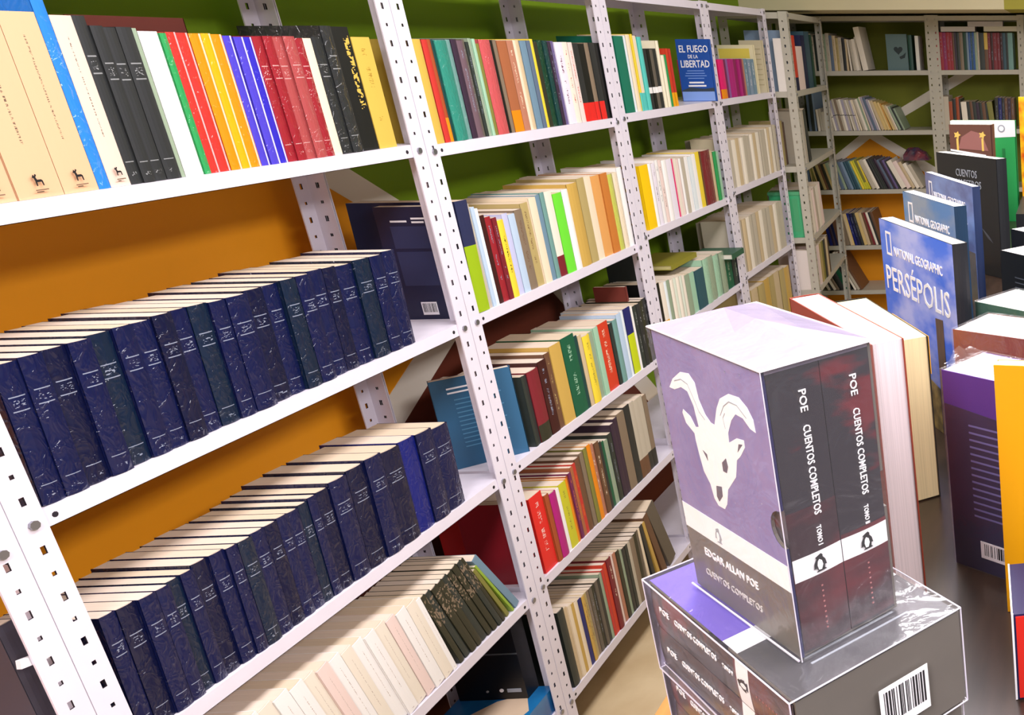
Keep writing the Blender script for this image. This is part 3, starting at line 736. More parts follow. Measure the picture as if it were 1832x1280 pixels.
# ------------------------------------------------------------------ room
WALLY=1.72; WALLX=5.88
m_green=mat('wall_paint_green','#7a9c04',.7,noise=.06,nscale=3); m_orange=mat('wall_paint_orange','#f09c00',.7,noise=.06,nscale=3); m_white=mat('wall_paint_white','#efe6d6',.7); m_orange_shade=mat('wall_orange_shade','#6a2a14',.7,noise=.08,nscale=3)
m_floor=mat('floor_vinyl','#d8c39c',.55,noise=.22,nscale=5,dark='#bfa57c'); m_ceil=mat('ceiling_paint','#efece6',.8); m_soffit=mat('soffit_paint','#ded3b0',.7,noise=.04,nscale=4); m_olive=mat('soffit_paint_olive','#a8a03a',.7)
def struct(o): o['kind']='structure'; return o
struct(G().box(-2.5,-3.2,-.1,WALLX+.1,WALLY+.1,0).obj('floor',m_floor))
struct(G().box(-2.5,-3.2,2.9,WALLX+.1,WALLY+.1,3.0).obj('ceiling',m_ceil))
wl=struct(G().box(-2.5,WALLY,0,WALLX+.1,WALLY+.1,2.9).obj('wall_left',m_green))
wb=struct(G().box(WALLX,-3.2,0,WALLX+.1,WALLY,2.9).obj('wall_back',mat('wall_paint_olive','#767c12',.7,noise=.08,nscale=3)))
def paintA(name,pts,m,th=.0015): return G().poly([(x,WALLY,z) for x,z in pts],(0,-th,0)).obj(name,m,wl)
def paintB(name,pts,m,th=.0015): return G().poly([(WALLX,y,z) for y,z in pts],(-th,0,0)).obj(name,m,wb)
paintA('orange_shade_field',[(-2.5,.02),(3.9,.02),(2.84,1.30),(2.66,1.20),(1.0,.27),(-2.5,.27)],m_orange_shade,.001)  # orange wall in shade, painted as a dark maroon field
paintA('orange_field',[(-2.5,1.62),(2.05,1.62),(2.64,1.195),(1.0,.28),(-2.5,.28)],m_orange,.0012)
paintA('white_stripe',[(2.0,1.655),(2.66,1.18),(2.74,1.21),(2.10,1.67)],m_white,.002)
paintA('white_stripe',[(2.66,1.245),(2.72,1.185),(1.0,.235),(1.0,.335)],m_white,.0024)
paintA('white_stripe',[(2.80,1.27),(2.88,1.29),(3.95,.02),(3.84,.02)],m_white,.002)
paintB('orange_field',[(1.70,.9),(1.70,1.03),(1.28,1.31),(.85,1.0),(.85,.02),(1.70,.02)],m_orange,.0012)
paintB('white_stripe',[(1.72,1.03),(1.72,.97),(1.29,1.28),(1.29,1.345)],m_white,.002)
paintB('white_stripe',[(1.30,1.345),(1.30,1.28),(.80,.95),(.80,1.03)],m_white,.0024)
paintB('white_stripe',[(1.16,1.36),(1.16,1.42),(.55,1.76),(.55,1.69)],m_white,.002)
so=struct(G().box(5.1,.37,1.995,WALLX,WALLY,2.9).obj('trim_1',m_soffit)); so2=struct(G().box(5.1,-3.2,1.995,WALLX,.37,2.9).obj('trim_2',m_olive))
# ------------------------------------------------------------------ slotted steel shelving
m_steel=mat('white_enamel_steel','#e4deea',.38,spec=.5,noise=.03,nscale=30,coat=.15); m_steel2=mat('grey_enamel_steel','#bdb9ab',.42,noise=.05,nscale=30); m_bolt=mat('zinc_bolt','#9a9aa2',.3,metal=.8); m_hole_shade=mat('hole_shade','#1c1620',.8)
FW,FT=.0385,.0024
def post_mesh(H,m):
    V=[];F=[];HW=[]
    def flange(P):      # P(a,z,k): a across 0..FW, k 0 outer / 1 inner
        cell=.036; n=int(H/cell)
        def q(*pts):
            b=len(V); V.extend(pts); F.append(tuple(range(b,b+len(pts))))
        for i in range(n+1):
            z0=i*cell; z1=min(H,z0+cell)
            if z1-z0<.002: break
            hw,hh=(.0033,.0060) if i%2==0 else (.0028,.0031)
            c=FW*.56; zc=(z0+z1)/2
            A=[0,c-hw,c+hw,FW]; Zs=[z0,zc-hh,zc+hh,z1]
            if z1-z0<cell*.9: A=[0,FW]; Zs=[z0,z1]
            for k in (0,1):
                for ia in range(len(A)-1):
                    for iz in range(len(Zs)-1):
                        if len(A)>2 and ia==1 and iz==1: continue
                        p=[P(A[ia],Zs[iz],k),P(A[ia+1],Zs[iz],k),P(A[ia+1],Zs[iz+1],k),P(A[ia],Zs[iz+1],k)]
                        q(*(p if k==0 else p[::-1]))
            if len(A)>2:
                a0,a1,y0,y1=A[1],A[2],Zs[1],Zs[2]
                for (s,t),(s2,t2) in (((a0,y0),(a1,y0)),((a1,y0),(a1,y1)),((a1,y1),(a0,y1)),((a0,y1),(a0,y0))):
                    q(P(s,t,0),P(s2,t2,0),P(s2,t2,1),P(s,t,1)); HW.append(len(F)-1)
        q(P(FW,0,0),P(FW,0,1),P(FW,H,1),P(FW,H,0)); q(P(0,H,0),P(FW,H,0),P(FW,H,1),P(0,H,1))
    flange(lambda a,z,k:(a,k*FT,z)); flange(lambda a,z,k:(k*FT,a,z))
    me=bpy.data.meshes.new('post'); me.from_pydata(V,[],F); me.materials.append(m); me.materials.append(m_hole_shade)
    for k in HW: me.polygons[k].material_index=1  # hole walls coloured dark to stand for the shade inside the post
    return me
PM={}
def post(parent,x,y,rz,H,m):
    k=(round(H,3),m.name)
    if k not in PM: PM[k]=post_mesh(H,m)
    o=bpy.data.objects.new('post',PM[k]); COL.objects.link(o); o.parent=parent; o.location=(x,y,0); o.rotation_euler=(0,0,rz); return o
bolt_me=[None]
def bolt(parent,x,y,z):
    if bolt_me[0] is None:
        o=G().cyl((0,.001,0),(0,-1,0),.0065,.0045,8).obj('bolt',m_bolt); bolt_me[0]=o.data; bpy.data.objects.remove(o)
    o=bpy.data.objects.new('bolt',bolt_me[0]); COL.objects.link(o); o.parent=parent; o.location=(x,y,z); return o
LIP=.027
def unit(label,loc,rz,W,D,zs,H,m,bolts=True,skip=()):
    u=empty('metal_shelving_unit',loc,(0,0,rz)); tag(u,label,'shelving','metal shelving units along the walls')
    for x,y,a in ((0,0,0),(W,0,90),(W,D,180),(0,D,270)): post(u,x,y,R(a),H,m)
    for z in list(zs)+[H-LIP-.004]:
        x0,x1,y0,y1=.003,W-.003,.003,D-.003
        g=G(); g.box(x0,y0,z+LIP-.0012,x1,y1,z+LIP); g.box(x0,y0,z,x1,y0+.0012,z+LIP-.0012); g.box(x0,y1-.0012,z,x1,y1,z+LIP-.0012); g.box(x0,y0,z,x0+.0012,y1,z+LIP-.0012); g.box(x1-.0012,y0,z,x1,y1,z+LIP-.0012)
        g.box(x0,y0,z,x1,y0+.010,z+.001)
        s=g.obj('shelf',m,u)
        if bolts:
            bolt(u,FW*.56,0,z+LIP*.5); bolt(u,W-FW*.56,0,z+LIP*.5)
            for hx in (FW+.014,W-FW-.014): G().cyl((hx,y0+.0005,z+LIP*.5),(0,-1,0),.0042,.0007,8).obj('hole',m_hole_shade,s)  # dark discs paint the shaded holes onto the lip
    return u
YF=1.40; DEP=.262; HT=1.978
AB=[1.135,2.081,2.961,3.767,4.486]
ZA=[[1.589,1.194,.810,.478,.135],[1.582,1.195,.813,.487,.130],[1.589,1.218,.868,.51,.135],[1.591,1.239,.886,.53,.135]]
nm=['nearest to the camera, holding long rows of navy books','second from the left, crowded with mixed colourful books','third from the left, with a blue face-out book on top','fourth from the left, with rows of cream books']
for i in range(4): unit('white slotted steel shelving bay '+nm[i],(AB[i]+.0012,YF,0),0,AB[i+1]-AB[i]-.0024,DEP,ZA[i],HT,m_steel)
unit('overexposed white slotted steel bay cut off at the lower left edge',(AB[0]-.9,YF,0),0,.9,DEP,[1.56,1.1755,.79,.45,.135],HT,m_steel)
EP=(4.512,1.315); EQ=(5.36,1.385); EA=math.atan2(EQ[1]-EP[1],EQ[0]-EP[0])
ZE=[1.590,1.244,.899,.636,.30]
unit('off-white slotted steel bay standing forward at the far end of the row',(EP[0],EP[1],0),EA,.873,.30,ZE,HT-.01,m_steel2)
ZB=[1.6573,1.3193,.974,.6336,.35]
unit('grey slotted steel bay against the back wall behind the corner',(5.60,1.70,0),R(-90),1.70-.825,.262,ZB,1.985,m_steel2,False)
unit('grey slotted steel bay at the back wall, right, with crimson books',(5.60,.825,0),R(-90),.825-.30,.262,ZB,1.985,m_steel2,False)
unit('grey slotted steel bay at the far right edge of the back wall',(5.60,.298,0),R(-90),.85,.262,ZB,1.985,m_steel2,False)
# ------------------------------------------------------------------ books on the shelves
FR={'A':((0,1.404),(1,0)),'E':((4.507,1.319),(EQ[0]-4.507,1.385-1.315)),'B':((5.604,2.0),(0,-1)),'C':((5.604,2.0),(0,-1))}
SH=['top','second','third','fourth','bottom']
BAYN={'A0':'nearest bay','A1':'second bay','A2':'third bay','A3':'fourth bay','E':'far end bay','B':'back wall bay','C':'right back wall bay'}
ZTOP={'A':lambda k:ZA[int(k[1])][int(k[2])-1],'E':lambda k:ZE[int(k[1])-1],'B':lambda k:ZB[int(k[1])-1],'C':lambda k:ZB[int(k[1])-1]}
for key,data in ROWS.items():
    (ox,oy),(dx,dy)=FR[key[0]]; ln=math.hypot(dx,dy); dx/=ln; dy/=ln; phi=math.atan2(dy,dx); nx,ny=-dy,dx
    zs=ZTOP[key[0]](key)+LIP+.0003; bay=BAYN[key[:2] if key[0]=='A' else key[0]]; shelf=SH[int(key[-1])-1]
    for i,ln_ in enumerate(data.split('\n')):
        s,t,h,d,sy,lean,col,sty,c2=ln_.split(); s,t,h,d,sy,lean=map(float,(s,t,h,d,sy,lean)); c2=None if c2=='-' else c2
        t*=math.cos(R(lean))*.995; hard=sty in('bands','bandswrap','wrap','plainwrap','mosaic','edge') or random.random()<.3
        if sty in('gredos','gredos2'): hard=False; c2='6a5848' if sty=='gredos' else 'b8a498'
        if sty=='halflime': c2='98b818' if col=='navylime' else 'c4d418'
        sp=s+(t if lean>0 else 0)
        root=empty('clothbound_book' if col in('navy','ink','tealnavy','royalnavy') and sty in('bandswrap','plainwrap') else ('hardback_book' if hard else 'paperback_book'),(ox+dx*sp+nx*sy,oy+dy*sp+ny*sy,zs),(0,R(lean),phi))
        make_book(root,-t if lean>0 else 0,t,d,h,col,sty,c2,hard)
        word={'clothbound_book':'clothbound book','hardback_book':'hardback','paperback_book':'paperback'}[root.name.split('.')[0]]
        tag(root,f"{NAMES.get(col,col)} {word}, {ORD[i]} from left on {shelf} shelf of {bay}",'book',f"books on the {shelf} shelf of the {bay}")
for o in [x for x in bpy.data.objects if x.get('label','').startswith(('peach paperback','pale peach'))]:
    tt=[c for c in o.children if c.name.startswith('cover')][0]; xm=tt.dimensions.x/2; s=min(.016,tt.dimensions.x*.42); Y=-.0024; z0=.016
    D=[(-.30,.0),(-.22,.0),(-.20,.32),(.16,.32),(.20,.0),(.28,.0),(.26,.42),(.16,.52),(-.14,.52),(-.20,.72),(-.08,.92),(-.18,1.0),(-.26,.82),(-.34,.96),(-.40,.84),(-.46,.72),(-.34,.66),(-.30,.40)]
    lg=decal('deer_logo',o,[(xm+a*s,Y,z0+c*s) for a,c in D],(0,-1,0),mat('print_black','#1a181c',.5),.0004)
    decal('logo_rule',lg,[(xm-.5*s,Y,z0-.006),(xm+.5*s,Y,z0-.006),(xm+.5*s,Y,z0-.0045),(xm-.5*s,Y,z0-.0045)],(0,-1,0),mat('print_taupe','#7a6450',.5),.0004)
# ---- single books on the shelves that stand or lie differently
def book(name,label,loc,rot,t,d,h,col,style='plain',c2=None,hard=True,page=None,cat='book',group=None):
    r=empty(name,loc,rot); make_book(r,0,t,d,h,col,style,c2,hard,page); tag(r,label,cat,group); return r
m_ink=mat('print_black','#1a181c',.5); m_wh=mat('print_white','#f6f4f8',.5); m_pw=mat('print_pale_blue','#86a8ec',.5); m_gold=mat('print_gold','#d8b45a',.4); m_print_grey=mat('print_grey','#9aa0aa',.5)
# face-out books: local frame with the cover on x=0 (facing -X), width along +Y
def face_out(label,x,y0,w,h,z,t,col,name='face_out_book',page=None,lean=0,rz=0,style='plain'):
    return book(name,label,(x,y0,z),(0,R(lean),R(rz)),t,w,h,col,style,page=page)
z1=ZA[2][0]+LIP
fu=face_out('blue face-out book titled El Fuego de la Libertad on the top shelf',3.714,1.385,.124,.226,z1,.02,'1c4fa6',lean=3)
def cov(o,w,h):  # returns helper placing on cover: a from left edge, z from bottom
    return lambda a,z:(-.0002,w-a,z)
P=cov(fu,.124,.226)
def cover_text(o,w,s,a,z,width,height,m,bold=.0): return lettering(s,o,(-.0004,w-a,z),(0,-1,0),(0,0,1),width,height,m,bold)
cover_text(fu,.124,'EL FUEGO',.010,.178,.106,.026,m_wh,.015); cover_text(fu,.124,'DE LA',.040,.157,.036,.013,m_wh,.01); cover_text(fu,.124,'LIBERTAD',.010,.124,.106,.026,m_wh,.015)
for k,(a,wd) in enumerate(((.03,.062),(.024,.07),(.02,.08),(.03,.06))):
    decal('print_line',fu,[(-.0002,.124-a,.113-.009*k),(-.0002,.124-a-wd,.113-.009*k),(-.0002,.124-a-wd,.1105-.009*k),(-.0002,.124-a,.1105-.009*k)],(-1,0,0),m_pw)
for z,a,wd in ((.066,.032,.055),(.054,.028,.066)): decal('print_line',fu,[(-.0002,.124-a,z+.006),(-.0002,.124-a-wd,z+.006),(-.0002,.124-a-wd,z),(-.0002,.124-a,z)],(-1,0,0),m_wh)
decal('cover_picture',fu,[(-.0002,.122,.04),(-.0002,.09,.052),(-.0002,.04,.046),(-.0002,.002,.05),(-.0002,.002,.036),(-.0002,.122,.036)],(-1,0,0),mat('print_dusk','#34414f',.5))
decal('cover_picture',fu,[(-.0002,.122,.037),(-.0002,.002,.037),(-.0002,.002,.002),(-.0002,.122,.002)],(-1,0,0),m_pw)
# navy and blue back covers reading through the gap between the first two bays
nv=face_out('dark navy book with barcode, cover facing out behind the second post',2.089,1.405,.145,.258,ZA[0][1]+LIP,.022,'1b2040')
mb=mat('print_dim_blue','#2c3358',.5)
for z0,z1_ in ((.185,.235),(.10,.178)): decal('cover_panel',nv,[(-.0002,.118,z1_-.02),(-.0002,.02,z1_-.02),(-.0002,.02,z0-.02),(-.0002,.118,z0-.02)],(-1,0,0),mb)
for a_,w_,z_ in ((.03,.035,.224),(.075,.03,.230),(.075,.026,.222)): decal('print_line',nv,[(-.0002,.145-a_,z_+.004),(-.0002,.145-a_-w_,z_+.004),(-.0002,.145-a_-w_,z_),(-.0002,.145-a_,z_)],(-1,0,0),m_wh)
def barcode(parent,o,r,u,w,h,n=16,back=True,mm=None):
    o=Vector(o);r=Vector(r);u=Vector(u);nn=r.cross(u)
    b=decal('barcode_label',parent,[o,o+r*w,o+r*w+u*h,o+u*h],nn,mm or m_wh); g=G(); x=.08; random.seed(n)
    while x<.92:
        bw=random.choice((.012,.02,.035)); p=o+nn*.0005
        g.poly([p+r*(w*x)+u*(h*.2),p+r*(w*(x+bw))+u*(h*.2),p+r*(w*(x+bw))+u*(h*.9),p+r*(w*x)+u*(h*.9)],nn*.0002); x+=bw+random.choice((.015,.025,.04))
    s=g.obj('bars',m_ink,b); s['kind']='stuff'
barcode(nv,(-.0003,.095,.012),(0,-1,0),(0,0,1),.034,.030,5)
bl=book('face_out_book','mid-blue hardback with small print, angled outward beside third shelf maroon books',(2.196,1.408,ZA[1][2]+LIP+.0003),(0,0,R(41)),.016,.165,.228,'2a5f84')
for k_ in (0,1): decal('print_line',bl,[(-.0002,.135,.205-.011*k_),(-.0002,.04,.205-.011*k_),(-.0002,.04,.201-.011*k_),(-.0002,.135,.201-.011*k_)],(-1,0,0),m_wh)
for k in range(12): decal('print_line',bl,[(-.0002,.125,.175-.011*k),(-.0002,.03+.012*(k%3),.175-.011*k),(-.0002,.03+.012*(k%3),.172-.011*k),(-.0002,.125,.172-.011*k)],(-1,0,0),mat('print_dim_teal','#4d86ab',.5))
face_out('deep red hardback, cover facing out in shadow behind the nearest post',2.099,1.415,.145,.235,ZA[0][3]+LIP,.024,'8c1420')
face_out('cream book with yellow band standing behind the magenta paperbacks',4.288,1.408,.155,.205,ZA[3][0]+LIP,.018,'e9dfb8')
yb=[o for o in bpy.data.objects if o.get('label','').startswith('cream book with yellow')][0]
decal('cover_band',yb,[(-.0002,.15,.19),(-.0002,.02,.19),(-.0002,.02,.15),(-.0002,.15,.15)],(-1,0,0),mat('print_yellow','#e3cf58',.5))
sl=face_out('large beige spiral-listed book facing out at the end of the fourth bay',4.40,1.405,.052+.05,.225,ZA[3][0]+LIP,.02,'cfc4a4')
for k in range(8): decal('print_line',sl,[(-.0002,.09,.19-.022*k),(-.0002,.012,.19-.022*k),(-.0002,.012,.186-.022*k),(-.0002,.09,.186-.022*k)],(-1,0,0),mat('print_beige','#b5a985',.5))
# cream first volumes whose back covers show past the third post
face_out('cream archive box file facing out, second shelf of the fourth bay',3.786,1.408,.13,.20,ZA[3][1]+LIP,.03,'d8c9a8')
face_out('cream archive box file facing out, third shelf of the fourth bay',3.786,1.408,.14,.225,ZA[3][2]+LIP,.012,'d6cdb6')
def slab(name,label,loc,rz,w,d,t,col,page='efe6d4',cat='book',group=None):
    """book lying flat: w along x, spine on y=0, thickness t upward"""
    r=empty(name,loc,(0,0,R(rz))); b=.0018
    g=G(); g.box(0,0,0,w,d,b); g.box(0,0,t-b,w,d,t); g.box(0,0,b,w,b,t-b); c=g.obj('cover',BM['plain'],r); c.color=lin(PAL.get(col,col)); c.data.uv_layers.new(name='UVMap')
    for l in c.data.uv_layers[0].data: l.uv=(-2,-2)
    p=G().box(.003,b,b,w-.003,d-.003,t-b).obj('page_block',PAGES,r); p.color=lin(page); tag(r,label,cat,group); return r
# lying books and boxes on the lower shelves
def lying(name,label,loc,rz,t,d,h,col,page=None,style='plain',cat='book',group=None,hard=True):
    r=empty(name,loc,(0,R(90),R(rz))); make_book(r,-t,t,d,h,col,style,None,hard,page); tag(r,label,cat,group); return r
z5=ZA[0][4]+LIP
bx=empty('black_case',(2.018,1.445,z5+.0655)); G().box(0,0,0,.048,.17,.225).obj('case_body',mat('case_black','#0d0f12',.35),bx); G().box(-.0012,0,.135,0,.17,.139).obj('seam',mat('case_seam','#4a4f55',.4),bx)
G().cyl((0,.060,.028),(-1,0,0),.005,.002,10).obj('rivet',m_wh,bx); G().box(-.0015,.012,.022,0,.046,.032).obj('badge',m_print_grey,bx); G().cyl((0,.095,.026),(-1,0,0),.003,.002,10).obj('rivet',m_print_grey,bx)
tag(bx,'black case with small white marks on the bottom shelf of the nearest bay','case')
mg=slab('picture_book','glossy blue picture book with pale figure lying under the black case',(1.70,1.408,z5+.0003),0,.365,.215,.065,'1d6fae','2a5f90')
mgc=mat('picture_blue','#1f78b4',.25,noise=.35,nscale=7,dark='#143f80',coat=.4)
for c_ in mg.children:
    if c_.name.startswith('cover'): c_.data.materials[0]=mgc
decal('cover_picture',mg,[(.20,.03,.0651),(.27,.01,.0651),(.335,.05,.0651),(.31,.11,.0651),(.26,.15,.0651),(.22,.10,.0651)],(0,0,1),mat('print_sand','#d9c0a4',.5))
# bay -1: dark wrapped book behind the bright post
G().box(0,0,0,.045,.006,.012).obj('price_tag',m_wh,None,(1.085,1.404,1.035)); pt=bpy.data.objects['price_tag']; pt.rotation_euler=(0,R(12),0); tag(pt,'small white price tag clipped beside the lower left post','tag')
ob=face_out('dark blue-grey marbled hardback facing out at the lower left frame edge',1.10,1.43,.20,.272,.79+LIP,.022,'45434f',name='hardback_book')
# items at the back of lower shelves in second and third bays
for (x,y,z,w,h,c,lab) in ((2.88,1.44,ZA[1][2]+LIP,.10,.255,'6a2a22','dark red picture book standing at the back of the third shelf'),(3.10,1.50,ZA[2][2]+LIP,.10,.29,'2a3230','black leaflet facing out behind the white journals')):
    face_out(lab,x,y,w,h,z,.012,c)
slab('hardback_book','white-topped dark green book lying beside the third bay post',(3.60,1.37,ZA[2][2]+LIP+.125),0,.13,.16,.022,'2d5a44','f0ece0')
book('hardback_book','maroon hardback standing crosswise behind the black top shelf books',(1.80,1.563,ZA[0][0]+LIP+.0003),(0,0,R(90)),.02,.2,.243,'7c3a34',page='c9a58c')
slab('paperback_book','olive paperback lying flat on the mint set in the third bay',(3.20,1.43,ZA[2][2]+LIP+.178),0,.22,.15,.018,'8a8428','d8cf8e')
# green plastic box and white folder in the end bay
gb=empty('plastic_box',(4.520,1.352,ZE[2]+LIP+.0005),(0,0,R(4))); mgp=mat('green_plastic','#43b07a',.25,coat=.3); ww,dd,hh=.055,.15,.22
g=G(); g.box(0,0,0,ww,dd,.003); g.box(0,0,.003,ww,.003,hh); g.box(0,dd-.003,.003,ww,dd,hh); g.box(0,.003,.003,.003,dd-.003,hh); g.box(ww-.003,.003,.003,ww,dd-.003,hh); g.obj('box_body',mgp,gb)
g=G(); g.box(-.004,-.004,hh-.012,ww+.004,dd+.004,hh+.004); g.obj('rim_lid',mat('green_plastic_lid','#55ad7c',.25,coat=.3),gb); G().box(-.001,.02,.03,0,dd-.02,hh-.03).obj('side_panel',mat('green_plastic_panel','#4aa874',.2,coat=.4),gb)
tag(gb,'translucent green plastic box on the far end bay third shelf','box')
face_out('tall white folder facing out on the end bay top shelf',4.510,1.345,.045,.235,ZE[0]+LIP,.03,'efe9e2',name='folder')
face_out('pale pinkish folder facing out low in the end bay',4.510,1.35,.075,.20,ZE[3]+LIP,.03,'e6dcd6',name='folder')
# ---- back wall singles
hb=empty('face_out_book',(5.632,.975,ZB[0]+LIP)); make_book(hb,0,.012,.122,.20,'5f7a7c','plain'); tag(hb,'grey-teal face-out book with a dark heart on the back wall top shelf','book')
pts=[]
for k in range(16):
    t=2*math.pi*k/16; pts.append((-.0002,.055-.026*math.sin(t)**3*1.0,.112+.0016*(13*math.cos(t)-5*math.cos(2*t)-2*math.cos(3*t)-math.cos(4*t))))
decal('cover_heart',hb,pts[::-1],(-1,0,0),mat('print_dark_teal','#1d2f33',.5)); decal('cover_bird',hb,[(-.0002,.052,.075),(-.0002,.03,.085),(-.0002,.012,.10),(-.0002,.02,.07),(-.0002,.045,.062)],(-1,0,0),mat('print_dark_teal','#1d2f33',.5))
book('hardback_book','dark green hardback beside the heart book on the back wall',(5.632,.972,ZB[0]+LIP),(0,0,R(-90)),.022,.15,.195,'1d4a40')
book('paperback_book','white upright paperback at the right of the heart book',(5.632,.932,ZB[0]+LIP),(0,0,R(-90)),.02,.15,.19,'e6e6de',hard=False)
def lie_b(label,y,z,w,col): return slab('hardback_book',label,(5.606,y,z),-90,w,.14,.027,col,'ddd4c4','book','books lying on the crimson row')
zl=ZB[0]+LIP+.2115
lie_b('white book lying left on top of the crimson row',.775,zl,.195,'c9c4c0'); lie_b('white book lying right on top of the crimson row',.53,zl,.195,'cdc8b4'); lie_b('grey-white book bridging the two lying books, topmost',.62,zl+.0275,.2,'bdb8ba')
wp=empty('wrapped_parcel',(5.61,1.05,ZB[2]+LIP+.168),(0,R(0),R(-90)))
g=G(); n=7; random.seed(3)
V=[];F=[]
for i in range(n+1):
    for j in range(n+1):
        a,b=i/n,j/n; V.append((.15*a,.13*b,.045*math.sin(math.pi*a)**.4*math.sin(math.pi*b)**.4*(.8+.5*random.random())+.035*(1-a)))
for i in range(n):
    for j in range(n): q=i*(n+1)+j; F.append((q,q+n+1,q+n+2,q+1))
k0=len(V); V+=[(0,0,0),(.15,0,0),(.15,.13,0),(0,.13,0)]; F.append((k0,k0+3,k0+2,k0+1))
F+=[(k0,k0+1)+tuple(i*(n+1) for i in range(n,-1,-1)),(k0+2,k0+3)+tuple(i*(n+1)+n for i in range(0,n+1)),(k0+3,k0)+tuple(range(0,n+1)),(k0+1,k0+2)+tuple(n*(n+1)+j for j in range(n,-1,-1))]
obj('film',V,F,mat('maroon_navy_film','#7a2a3a',.18,noise=.5,nscale=22,dark='#26324c',coat=1,bump=.4),wp); tag(wp,'crumpled maroon and navy film-wrapped pack lying on leaning back wall books','parcel')
# ------------------------------------------------------------------ display table
TZ=1.262
tb=empty('display_table',(0,0,0)); mt=mat('dark_walnut','#3b2c22',.32,noise=.35,nscale=9,stretch=(1,6,1),dark='#221812',coat=.25); mo=mat('table_edge_wood','#b5823c',.45,noise=.25,nscale=14,stretch=(1,8,1))
G().box(.15,-.9,TZ-.03,3.45,.355,TZ).obj('table_top',mt,tb)
g=G(); g.box(.15,.355,TZ-.034,3.45,.375,TZ-.001); g.obj('edge_strip',mo,tb)
for x in (.3,3.2):
    for y in (-.75,.22): G().box(x,y,0,x+.06,y+.06,TZ-.03).obj('leg',mo,tb)
G().box(.3,-.72,TZ-.12,3.26,.26,TZ-.03).obj('apron',mt,tb)
tag(tb,'dark wooden display table with light edge, covered in books, at right','table')
# ---- translucent shrink film
def film_mat():
    m=bpy.data.materials.new('shrink_film'); m.use_nodes=True; nt=m.node_tree; N=nt.nodes; N.remove(N['Principled BSDF'])
    tr=N.new('ShaderNodeBsdfTransparent'); gl=N.new('ShaderNodeBsdfGlossy'); gl.inputs['Roughness'].default_value=.14; df=N.new('ShaderNodeBsdfDiffuse'); df.inputs['Color'].default_value=(.86,.84,.9,1)
    tc=N.new('ShaderNodeTexCoord'); nz=N.new('ShaderNodeTexNoise'); nz.inputs['Scale'].default_value=22; nz.inputs['Detail'].default_value=3; nz.inputs['Distortion'].default_value=1.5; nt.links.new(tc.outputs['Object'],nz.inputs['Vector'])
    bp=N.new('ShaderNodeBump'); bp.inputs['Strength'].default_value=.35; bp.inputs['Distance'].default_value=.012; nt.links.new(nz.outputs[0],bp.inputs['Height']); nt.links.new(bp.outputs[0],gl.inputs['Normal'])
    m1=N.new('ShaderNodeMixShader'); m1.inputs[0].default_value=.075; nt.links.new(tr.outputs[0],m1.inputs[1]); nt.links.new(gl.outputs[0],m1.inputs[2])
    m2=N.new('ShaderNodeMixShader'); m2.inputs[0].default_value=.03; nt.links.new(m1.outputs[0],m2.inputs[1]); nt.links.new(df.outputs[0],m2.inputs[2]); nt.links.new(m2.outputs[0],N['Material Output'].inputs['Surface']); return m
FILM=film_mat()
m_seam=mat('film_seam','#d9d2e2',.25,coat=.5); m_fold_glare=mat('folded_film_glare','#a79cba',.3,coat=.6,bump=.25,nscale=30)
# ---- the Poe box sets
m_pur=mat('slipcase_purple','#8f83b4',.45,noise=.10,nscale=25,dark='#7a70a8'); m_pur2=mat('slipcase_violet','#7560c8',.4,noise=.12,nscale=18); m_gry=mat('slipcase_grey','#6a645e',.45,noise=.08,nscale=22); m_sp1=mat('spine_night','#35313c',.35,noise=.5,nscale=9,stretch=(1,1,3.0),dark='#4a2029',coat=.4); m_sp2=mat('spine_wine','#5c2630',.35,noise=.3,nscale=9,stretch=(1,1,2),dark='#36242e',coat=.4); m_gry2=mat('slipcase_back_grey','#4a484e',.4,noise=.2,nscale=16,coat=.3); m_cream=mat('slipcase_inside','#b5aac6',.6); m_navyedge=mat('slipcase_edge_navy','#1f1d52',.4); m_star=m_wh
for m_,p0,p1,c0,c1 in ((m_sp1,.40,.46,'#6a222c','#2b2831'),(m_sp2,.44,.60,'#34222b','#65262f')):
    rp=[n for n in m_.node_tree.nodes if n.type=='VALTORGB'][0]; rp.color_ramp.elements[0].position=p0; rp.color_ramp.elements[1].position=p1; rp.color_ramp.elements[0].color=lin(c0); rp.color_ramp.elements[1].color=lin(c1)
SK=[(0.1284,0.1613),(0.1209,0.1692),(0.1074,0.1771),(0.095,0.1788),(0.088,0.1738),(0.0861,0.1624),(0.0804,0.1534),(0.0742,0.1491),(0.0692,0.1489),(0.0622,0.1625),(0.0556,0.1707),(0.0431,0.1769),(0.03,0.1777),(0.0212,0.173),(0.0156,0.1661),(0.0149,0.1579),(0.0213,0.1589),(0.0288,0.164),(0.0376,0.1645),(0.0446,0.1584),(0.0518,0.1477),(0.0525,0.1409),(0.0414,0.147),(0.0319,0.1482),(0.0321,0.1431),(0.0395,0.1351),(0.0456,0.1303),(0.0506,0.1168),(0.0651,0.103),(0.07,0.0904),(0.0746,0.0853),(0.0833,0.0851),(0.0878,0.0892),(0.0904,0.0996),(0.0969,0.1071),(0.0994,0.1174),(0.1014,0.1294),(0.1013,0.1341),(0.1117,0.1391),(0.1147,0.1461),(0.1128,0.1489),(0.1033,0.146),(0.098,0.1397),(0.0932,0.141),(0.0956,0.1556),(0.1013,0.1647),(0.1099,0.1657),(0.1205,0.1616)]
